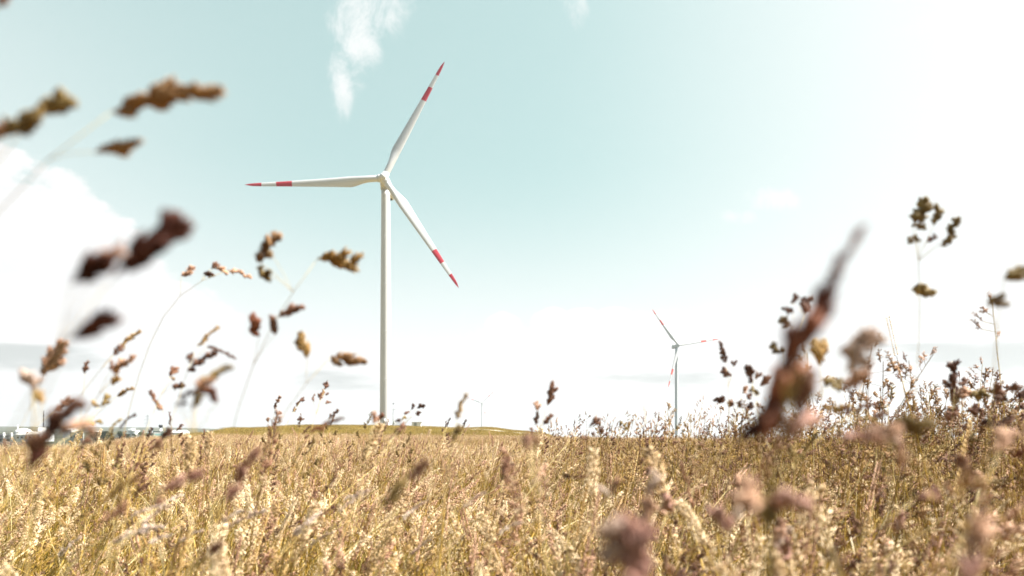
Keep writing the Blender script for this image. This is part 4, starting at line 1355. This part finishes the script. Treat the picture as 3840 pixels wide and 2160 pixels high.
# ---- the large dark plant at right and its neighbours
hero('very large blurred dark russet seed spike rising diagonally at right', .27, [
    (2160, 588, 2070, 780, 28, 'red'), (2096, 720, 2018, 872, 44, 'dark'), (2054, 800, 1984, 915, 56, 'red'), (2010, 868, 1968, 935, 60, 'dark')], 'red', stem_path=[(1850, 1420), (1900, 1130), (1950, 990)], base_dx=-.06, stem_mat='stem_green')
hero('blurred reddish mass of seed clusters below the very large dark spike', .31, [
    (1985, 930, 1935, 1050, 66, 'red'), (1976, 945, 1962, 1020, 50, 'rosy'), (1950, 1000, 1906, 1085, 52, 'dark'), (2026, 968, 2012, 1046, 48, 'brown'), (1935, 1066, 1858, 1104, 50, 'dark'), (1950, 1050, 1912, 1108, 42, 'red'), (1990, 1066, 1950, 1120, 38, 'brown'), (2040, 1050, 1984, 1092, 40, 'rosy')], 'red', stem_path=[(1940, 1460), (1955, 1250)], base_dx=-.03, stem_mat='stem_green')
SPLAY = 1.0
hero('round headed branched seed stalk just left of the very large dark spike', .72, [
    (2036, 746, 2022, 790, 22, 'brown'), (2004, 741, 1988, 762, 14, 'brown'), (1970, 776, 1996, 789, 14, 'brown'), (1963, 803, 1991, 820, 16, 'olive'), (1943, 870, 1967, 888, 18, 'olive')], 'brown', stem_path=[(1940, 1340), (1955, 1060), (1962, 900), (1990, 840)], base_dx=-.03)
hero('stalk with a round fluffy tan head right of the very large dark spike', .62, [(2062, 872, 2064, 918, 44, 'gold'), (2112, 962, 2074, 964, 20, 'olive'), (2088, 958, 2072, 966, 16, 'gold')], 'gold', stem_path=[(2060, 1360), (2066, 1060), (2078, 995), (2066, 940)], base_dx=-.02)
hero('blurred pale cream cluster glowing in the sun right of the large dark spike', .42, [(2206, 850, 2112, 880, 42, 'blush'), (2166, 922, 2150, 866, 36, 'blush')], 'blush', stem_path=[(2080, 1300), (2090, 1050), (2140, 960)], base_dx=-.02)
hero('rosy blurred cluster under the pale cream cluster', .48, [(2176, 956, 2116, 964, 28, 'pink')], 'pink')
hero('tan pointed seed head beneath the round fluffy head', .68, [(2079, 1026, 2142, 1018, 18, 'gold'), (2128, 1024, 2140, 1044, 12, 'brown')], 'gold')
hero('stepped brown panicle left of the dark mass, right of the turbine blade tip', .95, [(1812, 866, 1828, 912, 14, 'brown'), (1848, 910, 1844, 922, 11, 'brown'), (1816, 932, 1841, 946, 16, 'brown')], 'brown', stem_path=[(1830, 1300), (1836, 1040), (1838, 960)], base_dx=-.03)
hero('brown seed head with paired clusters left of the reddish mass', .85, [(1884, 917, 1892, 965, 18, 'brown'), (1924, 950, 1912, 972, 18, 'brown'), (1908, 940, 1902, 956, 12, 'pink'), (1890, 978, 1911, 991, 14, 'olive')], 'brown')
hero('pink and brown loose clusters left of the paired clusters', 1.0, [(1876, 972, 1868, 990, 12, 'pink'), (1888, 994, 1880, 1004, 12, 'brown'), (1892, 1018, 1884, 1028, 12, 'brown')], 'pink')
hero('two dark ovals side by side over the horizon, right of the mid distance turbine', 1.0, [(1832, 1019, 1848, 1012, 12, 'brown'), (1864, 1018, 1850, 1012, 12, 'brown')], 'brown')
hero('small brown cluster nearest right of the mid distance turbine tower', 1.05, [(1797, 1002, 1826, 1006, 14, 'brown')], 'brown')
hero('group of three curled olive clusters high in the sky at upper right', .70, [
    (2334, 502, 2302, 560, 26, 'olive'), (2362, 522, 2350, 566, 22, 'olive'), (2330, 574, 2292, 566, 16, 'olive'), (2284, 603, 2318, 602, 17, 'olive'), (2352, 592, 2330, 610, 13, 'brown'), (2406, 548, 2388, 596, 19, 'olive'), (2398, 596, 2374, 616, 17, 'olive'), (2346, 736, 2292, 728, 26, 'olive')], 'olive', stem_path=[(2290, 1300), (2300, 1000), (2318, 800), (2326, 640)], base_dx=-.06)
hero('two blurred olive ovals at the right edge of the photo', .58, [(2576, 672, 2526, 700, 36, 'olive'), (2526, 750, 2486, 770, 26, 'olive')], 'olive', stem_path=[(2480, 1300), (2490, 980), (2500, 820)], base_dx=-.05)
hero('tall sharp pyramid shaped brown panicle at right, tallest above the horizon', .98, [
    (2398, 906, 2402, 974, 30, 'brown'), (2402, 968, 2396, 1024, 24, 'brown'), (2376, 956, 2388, 978, 13, 'brown'), (2426, 954, 2416, 970, 13, 'brown'), (2480, 990, 2440, 996, 22, 'olive'), (2436, 978, 2414, 1000, 18, 'pink'), (2414, 1028, 2376, 1056, 20, 'brown'), (2460, 1030, 2430, 1034, 18, 'brown')], 'brown', stem_path=[(2370, 1400), (2385, 1150), (2396, 1040)], base_dx=-.03)
hero('broad brown branched panicle at the right edge with a thick bent stem', .82, [
    (2503, 978, 2520, 1000, 24, 'brown'), (2520, 1000, 2534, 1012, 18, 'brown'), (2553, 972, 2546, 986, 20, 'brown'), (2576, 990, 2562, 1002, 20, 'brown'), (2548, 1053, 2516, 1072, 19, 'brown'), (2490, 1062, 2460, 1070, 18, 'brown')], 'brown', stem_path=[(2680, 1400), (2620, 1130), (2560, 1040)], base_dx=.12)
hero('pale rosy blurred knob at the far right above the field', .5, [(2540, 1086, 2520, 1124, 34, 'pink'), (2510, 1120, 2498, 1138, 20, 'pink')], 'pink')
hero('maroon blurred cluster low on the right edge', .5, [(2580, 1136, 2540, 1154, 24, 'red')], 'red')
hero('long pale brown spike lying along the field above the russet stalk', .7, [(2200, 1020, 2150, 1034, 12, 'brown'), (2230, 1040, 2196, 1052, 14, 'brown')], 'brown')

# ---- long blades
leaf_blade('thick olive blade with a bleached tip at lower left, in front of the dark trees', .42, [(110, 1449), (200, 1260), (262, 1110), (292, 1072)], 17, 'leaf_green')
leaf_blade('second thick olive blade right of the bleached tipped one', .6, [(250, 1340), (310, 1160), (358, 1076)], 11, 'leaf_green')
leaf_blade('thin upright pale blade standing left of the mound', .9, [(532, 1280), (529, 1180), (526, 1100), (521, 1020)], 5, 'leaf_cream')
leaf_blade('pale slanting blade in the lower left field', .62, [(362, 1449), (372, 1380), (382, 1270)], 9, 'leaf')
leaf_blade('broad white sunlit blade tip low at left', .5, [(190, 1330), (205, 1300), (232, 1250)], 19, 'leaf_cream')
leaf_blade('wide cream blade crossing diagonally at right', .46, [(2076, 1262), (2040, 1200), (1996, 1142)], 22, 'leaf_cream')
leaf_blade('wide cream blade at the lower edge, right side', .44, [(2215, 1449), (2180, 1370), (2150, 1272)], 20, 'leaf_cream')
leaf_blade('broad olive blurred blade rising below the very large dark spike', .36, [(1930, 1449), (1938, 1290), (1950, 1090)], 17, 'leaf_green')
leaf_blade('olive blade at the bottom edge of the field, right of centre', .7, [(1490, 1449), (1500, 1300), (1545, 1180)], 6, 'leaf_green')
leaf_blade('dark thin bent blade right of centre in the field', .8, [(1240, 1449), (1216, 1340), (1190, 1250)], 5, 'leaf_green')
leaf_blade('orange olive blade at the bottom edge right of the huge rosy head', .5, [(1000, 1449), (1020, 1400), (1036, 1330)], 9, 'leaf_green')
leaf_blade('broad orange olive blade cut by the lower left corner', .45, [(-10, 1380), (20, 1270), (70, 1150)], 12, 'leaf_green')
leaf_blade('slim olive blade left of the upright pale blade', .7, [(430, 1300), (470, 1180), (505, 1060)], 6, 'leaf_green')


# ---- sharper stalks a few steps away, copies of a few kinds
def far_kind(seed, col, h):
    random.seed(seed)
    root = empty('seeding_stalk', (0, 0, -50))
    mb = MB(); lean = (random.uniform(.03, .10), random.uniform(-.03, .03))
    tip = np.array([lean[0], lean[1], h]); pts = bez((0, 0, -.02), (lean[0] * .2, 0, h * .6), tip, 12)
    mb.tube(pts, np.linspace(.0016, .0007, 12), 5, 0)
    t = pts[-1] - pts[-2]; t /= np.linalg.norm(t); U, V = frame_of(t[None])
    k_n = random.randint(5, 8)
    for k in range(k_n):
        a = random.uniform(0, 2 * PI); side = math.cos(a) * U[0] + math.sin(a) * V[0]
        dd = t + side * (.1 if k == 0 else .8); dd /= np.linalg.norm(dd)
        st = tip - t * (.017 * k); c0 = st + side * (.003 + .006 * k)
        if k:
            mb.tube([st - t * .012, c0], .00055, 4, 0)
        hm = MB(); cluster(hm, c0, c0 + dd * random.uniform(.016, .032) * (1.5 if k == 0 else 1), random.uniform(.009, .014), 44, 0, True)
        hm.build('seed_cluster', M[col], root)
    mb.build('stem', M['stem'], root)
    return root


def copy_thing(r, loc, rz, s, ty):
    c = r.copy(); COL.objects.link(c); c.location = loc; c.rotation_euler = (0, ty, rz); c.scale = (s, s, s)
    for ch in r.children:
        d_ = ch.copy(); COL.objects.link(d_); d_.parent = c
    return c


protos = [far_kind(400, 'brown', 1.0), far_kind(401, 'brown', 1.0), far_kind(402, 'gold', 1.0), far_kind(403, 'olive', 1.0), far_kind(404, 'pink', 1.0)]
used = set()
random.seed(77)


def put_far(count, u0, u1, d0, d1, v0, v1, label, group, lean):
    for k in range(count):
        p = random.choice(protos)
        d = random.uniform(d0, d1); u = random.uniform(u0, u1); v = v0 + (v1 - v0) * random.random() ** .7
        x = (u - CX) / F * d; g = gz(x, d)
        s = EYE + (HY - v) / F * d - g
        ty = random.gauss(lean, .06); rz = random.uniform(-.9, .9)
        if p.name not in used:
            o = p; o.location = (x, d, g); o.rotation_euler = (0, ty, rz); o.scale = (s, s, s); used.add(p.name)
        else:
            o = copy_thing(p, (x, d, g), rz, s, ty)
        tag(o, label, 'grass stalk', group)


put_far(70, 2620, 3900, 1.7, 4.2, 1525, 1640, 'brown seeding grass stalk standing above the field against the white sky at right', 'seeding grass along the right horizon', .05)
put_far(24, 2060, 2640, 2.2, 5.0, 1560, 1640, 'seeding grass stalk just breaking the horizon around the mid distance turbine foot', 'seeding grass near the mid distance turbine', .05)
put_far(16, 560, 1700, 1.6, 4.0, 1560, 1680, 'seeding grass stalk rising in front of the mound and large turbine', 'seeding grass in front of the mound', .15)
put_far(14, -60, 640, 1.2, 3.0, 1560, 1720, 'seeding grass stalk rising in front of the industrial plain', 'seeding grass in front of the plain', .25)
for p in protos:
    if p.name not in used:
        for ch in list(p.children):
            bpy.data.objects.remove(ch)
        bpy.data.objects.remove(p)


# ------------------------------------------------------------------ sun, sky, camera
SUN_EL, SUN_AZ = math.radians(53), math.radians(90)      # azimuth measured from straight ahead towards the right
EXPO = 1.62
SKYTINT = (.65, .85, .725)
sd = Vector((math.sin(SUN_AZ) * math.cos(SUN_EL), math.cos(SUN_AZ) * math.cos(SUN_EL), math.sin(SUN_EL)))
sl = bpy.data.lights.new('sun', 'SUN'); sl.energy = 5.0; sl.angle = math.radians(.53); sl.color = (1.0, .965, .91)
so = bpy.data.objects.new('sun', sl); COL.objects.link(so)
so.rotation_euler = sd.to_track_quat('Z', 'Y').to_euler()

W = bpy.data.worlds.new('World'); SC.world = W; W.use_nodes = True
nt = W.node_tree; nt.nodes.clear()
out = nt.nodes.new('ShaderNodeOutputWorld'); bg = nt.nodes.new('ShaderNodeBackground')
sky = nt.nodes.new('ShaderNodeTexSky'); sky.sky_type = 'NISHITA'; sky.sun_disc = False
sky.sun_elevation = SUN_EL; sky.sun_rotation = SUN_AZ
sky.air_density = 1.0; sky.dust_density = 2.5; sky.ozone_density = 1.0
bg.inputs['Strength'].default_value = 0.1
tc = nt.nodes.new('ShaderNodeTexCoord')
DIRV = tc.outputs['Generated']
sep = nt.nodes.new('ShaderNodeSeparateXYZ'); nt.links.new(DIRV, sep.inputs[0])
AZ = math_node(nt, 'ARCTAN2', sep.outputs[0], sep.outputs[1])
EL = math_node(nt, 'ARCSINE', sep.outputs[2])


def azel(u, v):
    x, z = (u - CX) / F, (HY - v) / F
    return math.atan(x), math.atan(z / math.sqrt(1 + x * x))


def blob(u, v, ru, rv, rot=0.0):
    """soft elliptical patch of sky, 1 at its centre and 0 at its rim"""
    a0, e0 = azel(u, v)
    da = math_node(nt, 'SUBTRACT', AZ, a0); de = math_node(nt, 'SUBTRACT', EL, e0)
    c, s = math.cos(rot), math.sin(rot)
    x = math_node(nt, 'ADD', math_node(nt, 'MULTIPLY', da, c), math_node(nt, 'MULTIPLY', de, s))
    y = math_node(nt, 'ADD', math_node(nt, 'MULTIPLY', da, -s), math_node(nt, 'MULTIPLY', de, c))
    x = math_node(nt, 'DIVIDE', x, ru / F); y = math_node(nt, 'DIVIDE', y, rv / F)
    r = math_node(nt, 'ADD', math_node(nt, 'MULTIPLY', x, x), math_node(nt, 'MULTIPLY', y, y))
    return math_node(nt, 'SUBTRACT', 1.0, r)


def vmax(lst):
    r = lst[0]
    for k in lst[1:]:
        r = math_node(nt, 'MAXIMUM', r, k)
    return r


def noise(scale, detail, rough, stretch=(1, 1, 1), rot=(0, 0, 0), off=(0, 0, 0), dist=0.0):
    mp = nt.nodes.new('ShaderNodeMapping'); mp.inputs['Scale'].default_value = stretch; mp.inputs['Rotation'].default_value = rot; mp.inputs['Location'].default_value = off
    nt.links.new(DIRV, mp.inputs[0])
    n_ = nt.nodes.new('ShaderNodeTexNoise'); n_.inputs['Scale'].default_value = scale; n_.inputs['Detail'].default_value = detail
    n_.inputs['Roughness'].default_value = rough; n_.inputs['Distortion'].default_value = dist
    nt.links.new(mp.outputs[0], n_.inputs['Vector'])
    return n_.outputs[0]


def smooth(x, a, b):
    m = nt.nodes.new('ShaderNodeMapRange'); m.interpolation_type = 'SMOOTHSTEP'
    m.inputs[1].default_value = a; m.inputs[2].default_value = b
    nt.links.new(x, m.inputs[0])
    return m.outputs[0]


# clear part: the physical sky, bleached by summer haze to a pale teal
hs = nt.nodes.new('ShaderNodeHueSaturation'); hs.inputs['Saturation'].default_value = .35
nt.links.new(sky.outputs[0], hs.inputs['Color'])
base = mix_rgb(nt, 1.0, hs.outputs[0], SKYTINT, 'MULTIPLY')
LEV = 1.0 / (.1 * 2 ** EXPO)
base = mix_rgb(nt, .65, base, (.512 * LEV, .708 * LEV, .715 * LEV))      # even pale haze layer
dim_unseen = math_node(nt, 'MULTIPLY', smooth(math_node(nt, 'ABSOLUTE', AZ), math.radians(60), math.radians(120)), 1.0)
dim_unseen = vmax([dim_unseen, smooth(EL, math.radians(38), math.radians(60))])
base = mix_rgb(nt, dim_unseen, base, mix_rgb(nt, 1.0, base, (.30, .42, .60), 'MULTIPLY'))  # sky overhead and behind, out of view, darkened for stronger contrast
# bright haze: towards the horizon and towards the sun's side
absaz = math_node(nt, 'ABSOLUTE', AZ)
front = smooth(absaz, math.radians(125), math.radians(60))      # thin bright cloud ahead, unseen sky behind dimmed to cut fill
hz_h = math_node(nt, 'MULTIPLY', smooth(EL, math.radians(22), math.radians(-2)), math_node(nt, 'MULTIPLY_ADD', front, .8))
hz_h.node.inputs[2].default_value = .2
rightness = math_node(nt, 'MULTIPLY', smooth(AZ, math.radians(0), math.radians(44)), smooth(AZ, math.radians(120), math.radians(60)))
leftness = math_node(nt, 'MULTIPLY', smooth(AZ, math.radians(-12), math.radians(-50)), smooth(AZ, math.radians(-125), math.radians(-75)))  # both sides fade out of view to lower the fill light
leftness = math_node(nt, 'MULTIPLY', leftness, math_node(nt, 'MULTIPLY', smooth(EL, math.radians(38), math.radians(18)), .6))
inv = lambda x: math_node(nt, 'SUBTRACT', 1.0, x)
hz = inv(math_node(nt, 'MULTIPLY', math_node(nt, 'MULTIPLY', inv(hz_h), inv(rightness)), inv(math_node(nt, 'MULTIPLY', leftness, .9))))
LEV = 1.0 / (.1 * 2 ** EXPO)
WHITE = (1.02 * LEV, 1.035 * LEV, 1.03 * LEV)
c1 = mix_rgb(nt, hz, base, WHITE)
# cumulus banks
nc = noise(14.0, 9, .60, (1, 1, 1.7))
lo = vmax([blob(-20, 1010, 470, 330), blob(-420, 930, 560, 390), blob(500, 1170, 340, 125), blob(2230, 1400, 540, 215), blob(1890, 1215, 70, 50), blob(2060, 1205, 85, 50), blob(2185, 1195, 70, 42), blob(2300, 1200, 80, 48), blob(2560, 1330, 420, 170)])
cm = math_node(nt, 'ADD', lo, math_node(nt, 'MULTIPLY', math_node(nt, 'SUBTRACT', nc, .5), 2.1))
cum = smooth(cm, -.02, .30)
cum = math_node(nt, 'MULTIPLY', cum, smooth(lo, -.5, -.05))
# high wisps
nw = noise(26.0, 10, .68, (1, 1, .6), (0, .45, .3), (2, 1, 0), .35)
wi = vmax([blob(1350, 80, 130, 220, -.25), blob(1275, 290, 60, 160, 0), blob(1430, 30, 180, 120, .5), blob(2900, 750, 150, 50, -.2), blob(2760, 812, 90, 36, -.1), blob(2150, 20, 60, 110, .5), blob(3650, 80, 260, 60, -.15)])
wm = math_node(nt, 'ADD', math_node(nt, 'MULTIPLY', wi, .62), math_node(nt, 'MULTIPLY', math_node(nt, 'SUBTRACT', nw, .5), 2.2))
wisp = math_node(nt, 'MULTIPLY', math_node(nt, 'MULTIPLY', smooth(wm, .12, .95), smooth(wi, -.3, .5)), .85)
cl = vmax([cum, wisp])
shade = smooth(noise(11.0, 7, .6, (1, 1, 2.2), (0, 0, 0), (5, 3, 1)), .42, .72)
cloud_c = mix_rgb(nt, shade, (1.06 * LEV, 1.06 * LEV, 1.05 * LEV), (.975 * LEV, .985 * LEV, .985 * LEV))
c2 = mix_rgb(nt, cl, c1, cloud_c)
# grey cloud undersides low down
ng_ = noise(7.0, 6, .55, (1, 1, 5.0), (0, 0, 0), (3, 2, 1))
gb = vmax([blob(1260, 1430, 260, 46), blob(2480, 1420, 260, 44), blob(3640, 1340, 420, 50, -.06), blob(60, 1330, 260, 50), blob(2300, 1560, 700, 40)])
gm = math_node(nt, 'MULTIPLY', smooth(math_node(nt, 'ADD', math_node(nt, 'MULTIPLY', gb, .6), math_node(nt, 'MULTIPLY', math_node(nt, 'SUBTRACT', ng_, .5), 2.2)), .05, .6), .9)
c3 = mix_rgb(nt, gm, c2, (.66 * LEV, .70 * LEV, .69 * LEV))
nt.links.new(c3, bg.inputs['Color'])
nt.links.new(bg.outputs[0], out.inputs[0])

# summer air: one even box of thin haze round everything
hb = MB(); hb.box((-9800, -9800, -172), (9800, 9800, 200))
hm, hnt, hout = new_mat('thin_air')
pv = hnt.nodes.new('ShaderNodeVolumePrincipled')
pv.inputs['Color'].default_value = (.95, .97, .98, 1); pv.inputs['Density'].default_value = 1.1e-4; pv.inputs['Anisotropy'].default_value = .3
hnt.links.new(pv.outputs[0], hout.inputs['Volume'])
ho = hb.build('haze', hm, smooth=False); tag(ho, 'thin pale summer haze', None, None, 'stuff')

cam = bpy.data.cameras.new('camera'); co = bpy.data.objects.new('camera', cam); COL.objects.link(co)
co.location = (0, 0, EYE); co.rotation_euler = (PI / 2, 0, 0)
cam.sensor_width = 36; cam.lens = 24; cam.shift_y = (HY - 1080) / 3840
cam.clip_start = .02; cam.clip_end = 60000
cam.dof.use_dof = True; cam.dof.focus_distance = 4.5; cam.dof.aperture_fstop = 3.4; cam.dof.aperture_blades = 0
SC.camera = co

SC.view_settings.view_transform = 'Standard'; SC.view_settings.look = 'None'
SC.view_settings.exposure = EXPO; SC.view_settings.gamma = 1
SC.view_settings.use_curve_mapping = False
SC.render.film_transparent = False
SC.cycles.max_bounces = 5; SC.cycles.diffuse_bounces = 2; SC.cycles.glossy_bounces = 2; SC.cycles.transmission_bounces = 3
SC.cycles.volume_bounces = 0; SC.cycles.caustics_reflective = False; SC.cycles.caustics_refractive = False
SC.cycles.sample_clamp_indirect = 6
SC.cycles.use_denoising = True
